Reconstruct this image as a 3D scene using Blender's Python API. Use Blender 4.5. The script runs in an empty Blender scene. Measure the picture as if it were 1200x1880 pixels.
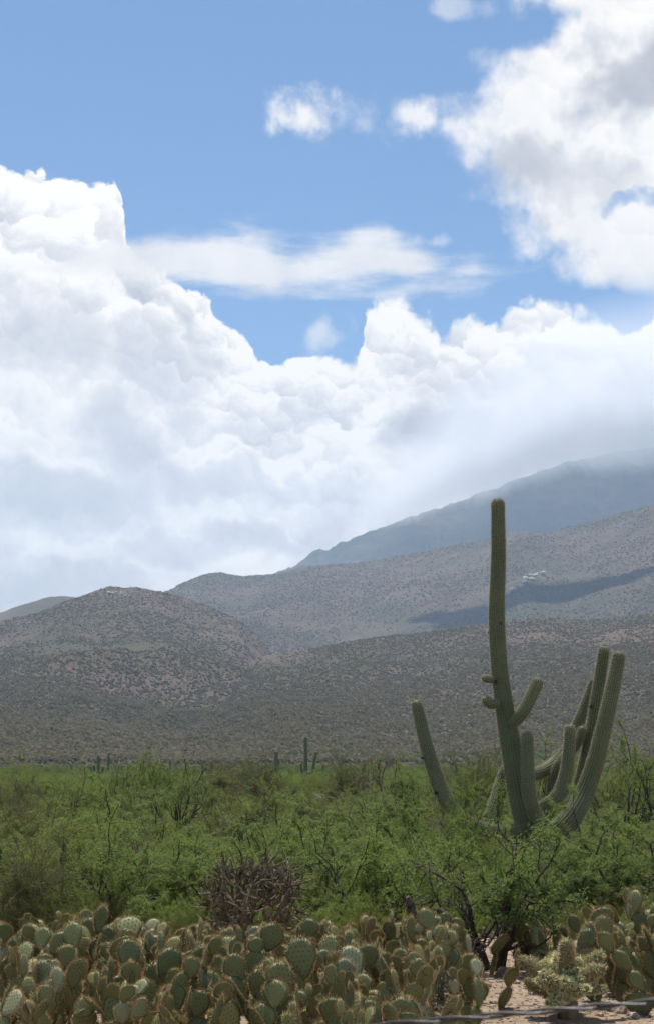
import bpy, math, random
import numpy as np
from mathutils import Vector, Matrix

random.seed(7)
rng = np.random.default_rng(7)
sc = bpy.context.scene
COL = sc.collection
R = math.radians

# ------------------------------------------------------------------ camera
EYE = 2.0
FPX = 2600.0                      # focal length in photograph pixels (1200 x 1880)
PITCH = math.atan(450.0 / FPX)    # horizon lies 450 px under the middle
cam_d = bpy.data.cameras.new('camera')
cam = bpy.data.objects.new('camera', cam_d)
COL.objects.link(cam)
cam.location = (0, 0, EYE)
cam.rotation_euler = (R(90) + PITCH, 0, 0)
cam_d.sensor_fit = 'VERTICAL'
cam_d.sensor_height = 24.0
cam_d.lens = FPX / 1880.0 * 24.0
cam_d.clip_start = 0.05
cam_d.clip_end = 40000
cam_d.dof.use_dof = True
cam_d.dof.focus_distance = 18.0
cam_d.dof.aperture_fstop = 11.0
sc.camera = cam

def ray(px, py):
    """unit-forward direction (y = 1) in world space through a photograph pixel"""
    a, b = (px - 600.0) / FPX, (940.0 - py) / FPX
    cp, sp = math.cos(PITCH), math.sin(PITCH)
    fy, fz = cp - b * sp, sp + b * cp
    return Vector((a / fy, 1.0, fz / fy))

def at(px, py, y):
    d = ray(px, py)
    return Vector((d.x * y, y, EYE + d.z * y))

def azel(px, py):
    d = ray(px, py)
    return math.atan2(d.x, 1.0), math.atan2(d.z, math.hypot(d.x, 1.0))

# ------------------------------------------------------------------ world: sky and clouds
SUN_EL, SUN_AZ = R(74), R(-14)
world = bpy.data.worlds.new('World')
sc.world = world
world.use_nodes = True
try:
    world.cycles.sampling_method = 'MANUAL'
    world.cycles.sample_map_resolution = 512
except Exception:
    pass
wt = world.node_tree
wt.nodes.clear()
SKY_STRENGTH = 0.084

class G:
    """small expression builder for a node tree"""
    def __init__(s, tree): s.t = tree
    def n(s, typ, **kw):
        nd = s.t.nodes.new(typ)
        for k, v in kw.items(): setattr(nd, k, v)
        return nd
    def put(s, sock, v):
        if v is None: return
        if isinstance(v, bpy.types.NodeSocket): s.t.links.new(v, sock)
        else: sock.default_value = v
    def m(s, op, a, b=None, c=None, clamp=False):
        nd = s.n('ShaderNodeMath', operation=op, use_clamp=clamp)
        for i, v in enumerate((a, b, c)): s.put(nd.inputs[i], v)
        return nd.outputs[0]
    def add(s, a, b): return s.m('ADD', a, b)
    def sub(s, a, b): return s.m('SUBTRACT', a, b)
    def mul(s, a, b): return s.m('MULTIPLY', a, b)
    def mx(s, a, b): return s.m('MAXIMUM', a, b)
    def mn(s, a, b): return s.m('MINIMUM', a, b)
    def v(s, op, a, b=None, scale=None):
        nd = s.n('ShaderNodeVectorMath', operation=op)
        s.put(nd.inputs[0], a); s.put(nd.inputs[1], b)
        if scale is not None: s.put(nd.inputs[3], scale)
        return nd.outputs[0] if op not in ('LENGTH', 'DOT_PRODUCT', 'DISTANCE') else nd.outputs[1]
    def step(s, x, lo, hi, a=0.0, b=1.0):
        nd = s.n('ShaderNodeMapRange', interpolation_type='SMOOTHSTEP')
        for k, q in zip(('Value', 'From Min', 'From Max', 'To Min', 'To Max'), (x, lo, hi, a, b)): s.put(nd.inputs[k], q)
        return nd.outputs[0]
    def lin(s, x, lo, hi, a=0.0, b=1.0):
        nd = s.n('ShaderNodeMapRange')
        for k, q in zip(('Value', 'From Min', 'From Max', 'To Min', 'To Max'), (x, lo, hi, a, b)): s.put(nd.inputs[k], q)
        return nd.outputs[0]
    def noise(s, vec, scale, detail=3.0, rough=0.5, dist=0.0, lac=2.0, dim='3D'):
        nd = s.n('ShaderNodeTexNoise', noise_dimensions=dim)
        s.put(nd.inputs['Vector'], vec)
        for k, q in (('Scale', scale), ('Detail', detail), ('Roughness', rough), ('Distortion', dist), ('Lacunarity', lac)):
            s.put(nd.inputs[k], q)
        return nd.outputs[0]
    def noise_col(s, vec, scale, detail=3.0, rough=0.5):
        nd = s.n('ShaderNodeTexNoise')
        s.put(nd.inputs['Vector'], vec)
        for k, q in (('Scale', scale), ('Detail', detail), ('Roughness', rough)): s.put(nd.inputs[k], q)
        return nd.outputs[1]
    def voro(s, vec, scale, detail=0.0, rough=0.5, feature='F1', smooth=0.5, rand=1.0, out=0, lac=2.0):
        nd = s.n('ShaderNodeTexVoronoi', feature=feature)
        s.put(nd.inputs['Vector'], vec)
        for k, q in (('Scale', scale), ('Detail', detail), ('Roughness', rough), ('Randomness', rand), ('Lacunarity', lac)):
            if k in nd.inputs: s.put(nd.inputs[k], q)
        if 'Smoothness' in nd.inputs: s.put(nd.inputs['Smoothness'], smooth)
        return nd.outputs[out]
    def mix(s, f, a, b):
        nd = s.n('ShaderNodeMix', data_type='RGBA')
        s.put(nd.inputs[0], f)
        for sock, q in ((nd.inputs[6], a), (nd.inputs[7], b)):
            s.put(sock, (tuple(q) + (1.0,)) if isinstance(q, (tuple, list)) and len(q) == 3 else q)
        return nd.outputs[2]
    def curve(s, x, lo, hi, pts, ylo, yhi):
        """piecewise function through pts [(x, y)], x in lo..hi, y in ylo..yhi"""
        nd = s.n('ShaderNodeFloatCurve')
        cu = nd.mapping.curves[0]
        pts = sorted(((p - lo) / (hi - lo), (q - ylo) / (yhi - ylo)) for p, q in pts)
        pts = [p for p in pts if 0 <= p[0] <= 1]
        while len(cu.points) < len(pts): cu.points.new(0.5, 0.5)
        for cp, p in zip(cu.points, pts):
            cp.location = p
            cp.handle_type = 'AUTO_CLAMPED'
        nd.mapping.extend = 'HORIZONTAL'
        nd.mapping.update()
        s.put(nd.inputs['Value'], s.lin(x, lo, hi))
        return s.lin(nd.outputs[0], 0.0, 1.0, ylo, yhi)

def build_sky():
    g = G(wt)
    gen = g.n('ShaderNodeTexCoord').outputs['Generated']
    P = 1.0 / FPX                                   # one photograph pixel in radians
    sky = g.n('ShaderNodeTexSky', sky_type='NISHITA')
    sky.sun_disc = False
    sky.sun_elevation = SUN_EL
    sky.sun_rotation = SUN_AZ
    sky.altitude = 900
    sky.air_density = 1.0
    sky.dust_density = 0.6
    sky.ozone_density = 1.0

    sp = g.n('ShaderNodeSeparateXYZ'); g.put(sp.inputs[0], gen)
    az = g.m('ARCTAN2', sp.outputs[0], sp.outputs[1])
    el = g.m('ARCSINE', g.m('MINIMUM', g.m('MAXIMUM', sp.outputs[2], -1.0), 1.0))
    cb = g.n('ShaderNodeCombineXYZ')
    g.put(cb.inputs[0], g.mul(az, FPX / 100.0)); g.put(cb.inputs[1], g.mul(el, FPX / 100.0))
    uv = cb.outputs[0]                              # sky coordinates, 1 = 100 photograph pixels
    def sep(v):
        n_ = g.n('ShaderNodeSeparateXYZ'); g.put(n_.inputs[0], v); return n_.outputs
    def noise2(off, scale, detail, rough=0.5, out=0):
        n_ = g.n('ShaderNodeTexNoise', noise_dimensions='2D')
        g.put(n_.inputs['Vector'], g.v('ADD', uv, off) if off else uv)
        for k, q in (('Scale', scale), ('Detail', detail), ('Roughness', rough)): n_.inputs[k].default_value = q
        return n_.outputs[out]
    AZ0, AZ1 = azel(-300, 800)[0], azel(1500, 800)[0]
    wcol = g.v('SUBTRACT', noise2((7.3, 2.1, 0), 0.55, 4.0, 0.55, 1), (0.5, 0.5, 0.5))     # slow warp
    fcol = g.v('SUBTRACT', noise2((1.7, 9.2, 0), 2.4, 3.0, 0.55, 1), (0.5, 0.5, 0.5))      # fine warp
    wx, wy, wz = sep(wcol)
    fine = noise2((4.4, 3.3, 0), 1.0, 6.0, 0.54)
    fn = g.sub(fine, 0.5)

    # -- cauliflower heads: domes of three sizes; each gives its height and how far it faces up to the sun
    dom = g.v('ADD', uv, g.v('ADD', g.v('SCALE', wcol, scale=1.1), g.v('SCALE', fcol, scale=0.42)))
    def dome(scale, off, sm=0.0):
        n_ = g.n('ShaderNodeTexVoronoi', feature='SMOOTH_F1' if sm else 'F1', voronoi_dimensions='2D')
        if sm: n_.inputs['Smoothness'].default_value = sm
        src = g.v('ADD', dom, off)
        g.put(n_.inputs['Vector'], src); n_.inputs['Scale'].default_value = scale
        h = g.sub(1.0, g.mul(n_.outputs['Distance'], n_.outputs['Distance']))
        d = g.v('SCALE', g.v('SUBTRACT', src, n_.outputs['Position']), scale=scale)
        return h, g.v('DOT_PRODUCT', d, (0.30, 0.95, 0))
    h1, l1 = dome(0.75, (0, 0, 0), 0.25)
    h2, l2 = dome(1.9, (5.2, 1.3, 0), 0.2)
    h3, l3 = dome(4.6, (2.2, 8.3, 0))

    # -- the bank of cumulus: its upper outline, elevation against azimuth
    top = [(-300, 420), (-200, 360), (-60, 318), (0, 316), (40, 314), (90, 318), (140, 326), (185, 320), (210, 330), (222, 392),
           (236, 450), (290, 492), (340, 528), (386, 560), (410, 602), (456, 626), (474, 656), (520, 668), (560, 662), (600, 658),
           (630, 668), (648, 676), (664, 600), (676, 562), (694, 548), (730, 556), (780, 582), (850, 576), (900, 576), (945, 560), (990, 546),
           (1050, 556), (1100, 574), (1140, 594), (1180, 574), (1230, 554), (1330, 640), (1500, 600)]
    tp = [azel(px, py) for px, py in top]
    fx, fy, fz = sep(fcol)
    azw = g.add(az, g.add(g.mul(fx, 16 * P), g.add(g.mul(wx, 40 * P), g.mul(g.sub(h2, 0.75), 12 * P))))
    wob = g.mul(wx, g.step(g.m('ABSOLUTE', az), 0.30, 0.75, 0.0, 0.5))
    hb = g.add(g.curve(azw, AZ0, AZ1, tp, 0.0, 0.5), wob)
    inside = g.mul(g.sub(hb, el), FPX)                             # px below the outline
    right = g.step(az, azel(540, 600)[0], azel(650, 600)[0])
    puffy = g.add(g.add(g.mul(h1, 34.0), g.mul(h2, 32.0)), g.mul(h3, 15.0))
    d_bank = g.add(inside, g.add(g.sub(puffy, 62.0), g.mul(fn, g.lin(right, 0, 1, 16.0, 70.0))))
    a_bank = g.step(g.m('DIVIDE', d_bank, g.lin(right, 0, 1, 9.0, 26.0)), 0.0, 1.0)

    # -- shade inside the bank: soft grey hollows, warped ellipses
    def blob(px, py, rx, ry, amt=1.0):
        a0, e0 = azel(px, py)
        dx = g.m('DIVIDE', g.add(g.sub(az, a0), g.mul(wx, 0.13)), rx * P)
        dy = g.m('DIVIDE', g.add(g.sub(el, e0), g.mul(wy, 0.08)), ry * P)
        rr = g.add(g.mul(dx, dx), g.mul(dy, dy))
        return g.mul(g.step(rr, 1.5, 0.0), amt)
    low = noise2((3.1, 0.7, 0), 0.42, 4.0, 0.55)
    shade = g.mul(g.step(low, 0.44, 0.72, 0.0, 0.55), g.step(d_bank, 10.0, 150.0))
    for b in ((850, 795, 190, 62, 0.95), (1010, 690, 120, 45, 0.35), (270, 650, 130, 110, 0.55), (110, 910, 210, 70, 0.62),
              (430, 885, 190, 40, 0.45), (60, 1075, 260, 55, 0.60), (420, 1010, 240, 40, 0.45)):
        shade = g.mx(shade, blob(*b))
    lit = g.add(g.add(g.mul(l1, 0.50), g.mul(l2, 0.32)), g.mul(l3, 0.12))
    crisp = g.mul(g.step(d_bank, 400.0, 20.0, 0.30, 1.0), g.sub(1.0, g.mul(shade, 0.65)))
    bright = g.sub(g.add(0.93, g.mul(lit, crisp)), g.mul(shade, 0.74))
    bright = g.add(bright, g.mul(fn, 0.35))
    bright = g.add(bright, g.step(d_bank, 60.0, 0.0, 0.0, 0.20))
    bright = g.m('MINIMUM', g.m('MAXIMUM', bright, 0.0), 1.0)

    def tone(bv):
        rp = g.n('ShaderNodeValToRGB')
        cr = rp.color_ramp
        cols = ((0.0, (0.41, 0.41, 0.44)), (0.35, (0.63, 0.625, 0.65)), (0.7, (0.90, 0.875, 0.86)), (1.0, (1.20, 1.14, 1.06)))
        while len(cr.elements) < len(cols): cr.elements.new(0.5)
        for e, (p, c) in zip(cr.elements, cols): e.position, e.color = p, c + (1,)
        g.put(rp.inputs[0], bv)
        return rp.outputs[0]

    # -- soft upper clouds: the big one on the right, the long band, the puffs
    big = [(-200, 900), (-60, 940), (0, 975), (45, 1005), (85, 955), (110, 905), (150, 880), (190, 842), (225, 826), (260, 836), (300, 850),
           (340, 872), (372, 905), (395, 935), (430, 950), (455, 985), (490, 1010), (515, 1060), (540, 1180), (560, 1290), (600, 1420)]
    lp = [(azel(px, py)[1], azel(px, py)[0]) for py, px in big]
    e_lo, e_hi = azel(600, 620)[1], azel(600, -220)[1]
    d_big = g.mul(g.sub(az, g.curve(el, e_lo, e_hi, lp, -0.1, 0.4)), FPX)
    d_big = g.sub(g.mn(d_big, 130.0), g.mul(g.step(az, 0.28, 0.5), 160.0))
    d_big = g.add(d_big, g.add(g.mul(fn, 250.0), g.mul(g.sub(h2, 0.75), 40.0)))
    a_big = g.mul(g.step(d_big, -34.0, 95.0), g.step(el, e_lo, azel(600, 500)[1]))
    a_big = g.mul(a_big, g.sub(1.0, blob(1200, 362, 50, 20, 0.75)))
    bc = [(-300, 520), (100, 490), (215, 470), (350, 478), (470, 480), (560, 492), (660, 478), (760, 492), (860, 498), (930, 492), (1500, 480)]
    bw = [(-300, -30), (60, 8), (140, 32), (215, 44), (350, 54), (470, 56), (560, 48), (660, 52), (760, 42), (850, 30), (900, 14), (970, 4), (1100, -30), (1500, -30)]
    cen = g.curve(az, AZ0, AZ1, [azel(px, py) for px, py in bc], 0.0, 0.5)
    hw = g.curve(az, AZ0, AZ1, [(azel(px, 480)[0], w) for px, w in bw], -40.0, 80.0)
    d_band = g.sub(hw, g.mul(g.m('ABSOLUTE', g.sub(el, cen)), FPX))
    ns_ = g.n('ShaderNodeTexNoise', noise_dimensions='2D')
    g.put(ns_.inputs['Vector'], g.v('MULTIPLY', g.v('ADD', uv, (2.0, 6.0, 0)), (0.55, 2.4, 1.0)))
    ns_.inputs['Scale'].default_value = 0.8; ns_.inputs['Detail'].default_value = 5.0; ns_.inputs['Roughness'].default_value = 0.55
    streak = g.sub(ns_.outputs[0], 0.5)
    d_band = g.add(d_band, g.add(g.mul(fn, 38.0), g.mul(streak, 110.0)))
    a_band = g.mul(g.step(d_band, -14.0, 44.0), 0.92)
    a_puff = None
    for px, py, rx, ry, k in ((568, 216, 74, 50, 0.95), (748, 208, 60, 46, 0.85), (665, 226, 130, 40, 0.45), (596, 606, 60, 44, 0.55), (840, 14, 60, 22, 0.4),
                              (890, 118, 70, 30, 0.5), (800, 445, 60, 22, 0.5)):
        a0, e0 = azel(px, py)
        dx = g.m('DIVIDE', g.sub(az, a0), rx * P); dy = g.m('DIVIDE', g.sub(el, e0), ry * P)
        rr = g.m('SQRT', g.add(g.mul(dx, dx), g.mul(dy, dy)))
        q = g.mul(g.step(g.add(g.sub(1.0, rr), g.mul(fn, 3.2)), -0.05, 1.05), k)
        a_puff = q if a_puff is None else g.mx(a_puff, q)
    # -- scattered fair-weather cloud over the rest of the sky
    fs = g.noise(g.v('MULTIPLY', gen, (1.0, 1.0, 2.2)), 4.0, 4.0, 0.55)
    out_f = g.mx(g.step(g.m('ABSOLUTE', az), 0.3, 0.55), g.step(el, 0.56, 0.75))
    a_rest = g.mul(g.mul(g.step(fs, 0.55, 0.66), out_f), 0.9)

    inv = 0.74 / SKY_STRENGTH
    def unit(c): return g.v('SCALE', c, scale=inv)
    # soft clouds are lit from above, grey in their thick undersides
    softb = g.add(g.add(0.86, g.mul(fn, 0.28)), g.mul(g.add(l1, l2), 0.07))
    dk = None
    for b in ((1160, 150, 140, 75, 0.9), (960, 318, 190, 58, 0.70), (1090, 330, 140, 40, 0.4)):
        q = blob(*b)
        dk = q if dk is None else g.mx(dk, q)
    softb = g.m('MINIMUM', g.m('MAXIMUM', g.sub(softb, g.mul(dk, 0.75)), 0.0), 1.0)
    c = g.mix(g.mx(a_rest, g.mx(a_puff, a_big)), g.v('MULTIPLY', sky.outputs[0], (0.78, 1.04, 1.19)), unit(tone(softb)))
    c = g.mix(a_bank, c, unit(tone(bright)))
    c = g.mix(a_band, c, unit(tone(g.m('MINIMUM', g.add(0.80, g.mul(fn, 0.3)), 0.94))))
    bg = g.n('ShaderNodeBackground')
    g.put(bg.inputs[0], c)
    bg.inputs[1].default_value = SKY_STRENGTH
    out = g.n('ShaderNodeOutputWorld')
    wt.links.new(bg.outputs[0], out.inputs[0])
build_sky()

# ------------------------------------------------------------------ sun and exposure
sun_d = bpy.data.lights.new('sun', 'SUN')
sun_d.energy = 5.0
sun_d.angle = R(0.53)
sun_d.color = (1.0, 0.955, 0.89)
sun = bpy.data.objects.new('sun', sun_d)
COL.objects.link(sun)
TO_SUN = Vector((math.sin(SUN_AZ) * math.cos(SUN_EL), math.cos(SUN_AZ) * math.cos(SUN_EL), math.sin(SUN_EL)))
sun.rotation_euler = TO_SUN.to_track_quat('Z', 'Y').to_euler()
sun.location = (0, 0, 60)
vs = sc.view_settings
vs.view_transform = 'Standard'; vs.look = 'None'; vs.exposure = 0.45; vs.gamma = 1.0; vs.use_curve_mapping = False
cy = sc.cycles
cy.max_bounces = 6; cy.diffuse_bounces = 3; cy.glossy_bounces = 2; cy.transmission_bounces = 3
cy.volume_bounces = 3; cy.transparent_max_bounces = 8
cy.use_denoising = True
cy.sample_clamp_indirect = 6.0

# ------------------------------------------------------------------ helpers
def tag(o, label=None, cat=None, group=None, kind=None):
    if label: o['label'] = label
    if cat: o['category'] = cat
    if group: o['group'] = group
    if kind: o['kind'] = kind
    return o

def link(o, parent=None):
    COL.objects.link(o)
    if parent is not None: o.parent = parent
    return o

def mesh_obj(name, me, parent=None):
    return link(bpy.data.objects.new(name, me), parent)

def empty(name, loc, rz=0.0, scale=1.0):
    o = bpy.data.objects.new(name, None)
    o.empty_display_size = 0.2
    o.location = loc; o.rotation_euler = (0, 0, rz); o.scale = (scale,) * 3
    return link(o)

def copy_tree(o, parent=None):
    c = o.copy(); COL.objects.link(c); c.parent = parent
    for ch in o.children: copy_tree(ch, c)
    return c

def np_mesh(name, V, faces_by_size, mats=(), smooth=False, mat_idx=None, attrs=None):
    """V (n,3); faces_by_size: list of int arrays (k, m)"""
    V = np.asarray(V, dtype=np.float32)
    me = bpy.data.meshes.new(name)
    me.vertices.add(len(V)); me.vertices.foreach_set('co', V.ravel())
    loops = np.concatenate([np.asarray(f, dtype=np.int32).ravel() for f in faces_by_size])
    tot = np.concatenate([np.full(len(f), np.asarray(f).shape[1], dtype=np.int32) for f in faces_by_size])
    start = np.concatenate([[0], np.cumsum(tot)[:-1]]).astype(np.int32)
    me.loops.add(len(loops)); me.loops.foreach_set('vertex_index', loops)
    me.polygons.add(len(tot)); me.polygons.foreach_set('loop_start', start); me.polygons.foreach_set('loop_total', tot)
    if mat_idx is not None: me.polygons.foreach_set('material_index', np.asarray(mat_idx, dtype=np.int32))
    me.polygons.foreach_set('use_smooth', np.full(len(tot), smooth, dtype=bool))
    for m in mats: me.materials.append(m)
    if attrs:
        for k, a in attrs.items():
            at_ = me.attributes.new(k, 'FLOAT', 'FACE'); at_.data.foreach_set('value', np.asarray(a, dtype=np.float32))
    me.update(calc_edges=True)
    return me

# value noise for terrain and shapes
_perm = np.random.default_rng(11).random((256, 256))
def vnoise(x, y, s=0):
    x = np.asarray(x, float) + 37.17 * s; y = np.asarray(y, float) + 91.7 * s
    xi, yi = np.floor(x).astype(int), np.floor(y).astype(int)
    fx, fy = x - xi, y - yi
    fx = fx * fx * fx * (fx * (fx * 6 - 15) + 10); fy = fy * fy * fy * (fy * (fy * 6 - 15) + 10)
    h = lambda a, b: _perm[a % 256, b % 256]
    return (h(xi, yi) * (1 - fx) + h(xi + 1, yi) * fx) * (1 - fy) + (h(xi, yi + 1) * (1 - fx) + h(xi + 1, yi + 1) * fx) * fy
def fbm(x, y, oct=5, s=0, rough=0.5):
    a, t, n = 1.0, 0.0, 0.0
    for i in range(oct):
        t = t + a * (vnoise(np.asarray(x) * 2 ** i, np.asarray(y) * 2 ** i, s + i) - 0.5); n += a; a *= rough
    return t / n * 2
def ridged(x, y, oct=5, s=0):
    a, t, n = 1.0, 0.0, 0.0
    for i in range(oct):
        t = t + a * (1 - 2 * np.abs(vnoise(np.asarray(x) * 2 ** i, np.asarray(y) * 2 ** i, s + 3 * i) - 0.5) * 2); n += a; a *= 0.5
    return t / n

# ------------------------------------------------------------------ materials
def new_mat(name):
    m = bpy.data.materials.new(name); m.use_nodes = True
    m.node_tree.nodes.clear()
    return m, G(m.node_tree)
def finish(m, g, shader, disp=None):
    o = g.n('ShaderNodeOutputMaterial')
    m.node_tree.links.new(shader, o.inputs[0])
    return m
def principled(g, col, rough=0.7, spec=0.3, normal=None, **kw):
    b = g.n('ShaderNodeBsdfPrincipled')
    g.put(b.inputs['Base Color'], col + (1,) if isinstance(col, tuple) else col)
    g.put(b.inputs['Roughness'], rough); g.put(b.inputs['Specular IOR Level'], spec)
    for k, v in kw.items(): g.put(b.inputs[k.replace('_', ' ')], v)
    if normal is not None: g.put(b.inputs['Normal'], normal)
    return b.outputs[0]
def bump(g, h, strength=0.5, dist=0.05):
    b = g.n('ShaderNodeBump'); g.put(b.inputs['Height'], h)
    b.inputs['Strength'].default_value = strength; b.inputs['Distance'].default_value = dist
    return b.outputs[0]
def attr(g, name):
    a = g.n('ShaderNodeAttribute'); a.attribute_name = name
    return a.outputs['Fac']
def objrand(g): return g.n('ShaderNodeObjectInfo').outputs['Random']
def obco(g): return g.n('ShaderNodeTexCoord').outputs['Object']
def poco(g): return g.n('ShaderNodeNewGeometry').outputs['Position']

def leaf_mat(name, c0, c1, c2, trans=0.35, rough=0.6):
    """leaf colour wanders per leaf between c0 and c1, per plant towards c2"""
    m, g = new_mat(name)
    t = attr(g, 'tint')
    c = g.mix(t, c0, c1)
    c = g.mix(g.mul(objrand(g), 0.8), c, c2)
    p = principled(g, c, rough, 0.25)
    tr = g.n('ShaderNodeBsdfTranslucent')
    g.put(tr.inputs[0], g.mix(0.5, c, (c1[0] * 1.1, c1[1] * 1.25, c1[2] * 0.7)))
    mx = g.n('ShaderNodeMixShader'); mx.inputs[0].default_value = trans
    m.node_tree.links.new(p, mx.inputs[1]); m.node_tree.links.new(tr.outputs[0], mx.inputs[2])
    return finish(m, g, mx.outputs[0])

def bark_mat(name, c0, c1, scale=30.0):
    m, g = new_mat(name)
    o = obco(g)
    n = g.noise(g.v('MULTIPLY', o, (1, 1, 0.35)), scale, 5, 0.65)
    return finish(m, g, principled(g, g.mix(g.step(n, 0.3, 0.7), c0, c1), 0.9, 0.15, bump(g, n, 0.8, 0.02)))

M_MESQ = leaf_mat('mesquite_leaf', (0.142, 0.190, 0.042), (0.235, 0.272, 0.074), (0.098, 0.145, 0.056), 0.50)
M_CREO = leaf_mat('creosote_leaf', (0.080, 0.092, 0.022), (0.14, 0.14, 0.038), (0.085, 0.10, 0.028), 0.30)
M_PALO = leaf_mat('palo_verde_leaf', (0.14, 0.165, 0.04), (0.21, 0.23, 0.06), (0.17, 0.165, 0.055), 0.45)
M_DRY = leaf_mat('dry_leaf', (0.14, 0.125, 0.06), (0.20, 0.18, 0.085), (0.12, 0.12, 0.05), 0.25)
M_BARK = bark_mat('mesquite_bark', (0.030, 0.023, 0.018), (0.085, 0.068, 0.054))
M_TWIG = bark_mat('grey_twig', (0.075, 0.062, 0.05), (0.17, 0.145, 0.12))

def ground_mat():
    m, g = new_mat('desert_ground')
    p = poco(g)
    n1 = g.noise(p, 0.35, 4, 0.55); n2 = g.noise(p, 9.0, 6, 0.7); n3 = g.voro(p, 38.0, 2.0, 0.6)
    c = g.mix(g.step(n1, 0.35, 0.68), (0.255, 0.185, 0.120), (0.335, 0.25, 0.175))
    c = g.mix(g.step(n2, 0.45, 0.75), c, (0.40, 0.32, 0.255))
    c = g.mix(g.mul(g.step(n2, 0.42, 0.2), 0.6), c, (0.16, 0.11, 0.075))
    ln = g.v('LENGTH', g.v('MULTIPLY', p, (1, 1, 0)))
    c = g.mix(g.step(ln, 30.0, 110.0), c, (0.085, 0.082, 0.048))
    h = g.add(g.mul(n2, 0.7), g.mul(n3, 0.5))
    return finish(m, g, principled(g, c, 0.95, 0.1, bump(g, h, 0.8, 0.03)))
M_GROUND = ground_mat()

def hill_mat(name, soil, soil2, green, rock, patch=0.004, sc_=0.12):
    m, g = new_mat(name)
    p = poco(g)
    big = g.noise(p, patch, 5, 0.55)
    mid = g.noise(p, patch * 6, 5, 0.6)
    fine = g.noise(p, sc_, 5, 0.7)
    c = g.mix(g.step(mid, 0.36, 0.64), soil, soil2)
    c = g.mix(g.mul(g.step(big, 0.42, 0.60), 0.85), c, green)
    zz = g.n('ShaderNodeSeparateXYZ'); g.put(zz.inputs[0], p)
    c = g.mix(g.step(g.add(zz.outputs[2], g.mul(g.sub(mid, 0.5), 90.0)), 65.0, 0.0, 0.0, 0.92), c, (green[0] * 0.85, green[1] * 0.9, green[2] * 0.95))
    # bushes as dark dots, stones as pale ones, too far off to pick apart
    v = g.voro(p, sc_ * 1.1, 1.0, 0.6)
    dots = g.step(g.add(v, g.mul(g.sub(fine, 0.5), 0.9)), 0.34, 0.20)
    c = g.mix(g.mul(dots, 0.85), c, (0.040, 0.048, 0.026))
    v2 = g.voro(g.v('ADD', p, (71, 13, 5)), sc_ * 0.9, 1.0, 0.6)
    stones = g.mul(g.step(g.add(v2, g.mul(g.sub(fine, 0.5), 0.8)), 0.20, 0.10), g.step(mid, 0.48, 0.62))
    c = g.mix(stones, c, rock)
    h = g.add(g.mul(dots, 1.6), g.mul(fine, 1.5))
    return finish(m, g, principled(g, c, 0.95, 0.08, bump(g, h, 0.7, 2.5)))
M_HILL = hill_mat('hill_slope', (0.096, 0.072, 0.055), (0.122, 0.094, 0.073), (0.074, 0.068, 0.042), (0.30, 0.25, 0.21))
M_RIDGE = hill_mat('ridge_slope', (0.086, 0.064, 0.047), (0.120, 0.091, 0.068), (0.060, 0.059, 0.034), (0.28, 0.24, 0.20), 0.0026, 0.09)
M_PEAK = hill_mat('peak_rock', (0.060, 0.056, 0.047), (0.095, 0.084, 0.070), (0.036, 0.045, 0.032), (0.26, 0.23, 0.20), 0.0016, 0.035)

# ------------------------------------------------------------------ ground
def gz(x, y):
    """height of the flat desert floor; the road bank rises a little round the camera"""
    x = np.asarray(x, float); y = np.asarray(y, float)
    r = np.hypot(x, y)
    b = np.clip((7.0 - r) / 5.0, 0, 1); b = b * b * (3 - 2 * b)
    u = 0.06 * fbm(x * 0.22, y * 0.22, 3, 5) + 0.02 * fbm(x * 1.7, y * 1.7, 3, 8)
    f = np.clip((r - 18.0) / 230.0, 0, 1); f = f * f * (3 - 2 * f)
    return 0.42 * b + u * np.clip(r / 6, 0, 1) - 1.7 * f
def gzf(x, y): return float(gz(x, y))

def build_ground():
    na = 220
    rr = np.concatenate([[0.0], np.geomspace(0.6, 9.0, 34), np.linspace(9.2, 20, 70), np.geomspace(20.8, 9300, 60)])
    aa = np.concatenate([np.linspace(-0.33, 0.33, 120), np.linspace(0.33, 2 * math.pi - 0.33, na - 120 + 2)[1:-1]])
    n = len(aa)
    A, Rr = np.meshgrid(aa, rr)
    X, Y = np.sin(A) * Rr, np.cos(A) * Rr
    Z = gz(X, Y)
    V = np.stack([X, Y, Z], -1).reshape(-1, 3)
    i = np.arange(len(rr) - 1)[:, None] * n; j = np.arange(n)[None, :]; k = (j + 1) % n
    F = np.stack([i + j, i + n + j, i + n + k, i + k], -1).reshape(-1, 4)[:, ::-1]
    o = mesh_obj('ground', np_mesh('ground', V, [F], [M_GROUND], True))
    tag(o, 'pinkish tan gravelly desert ground', kind='structure')
build_ground()

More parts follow.
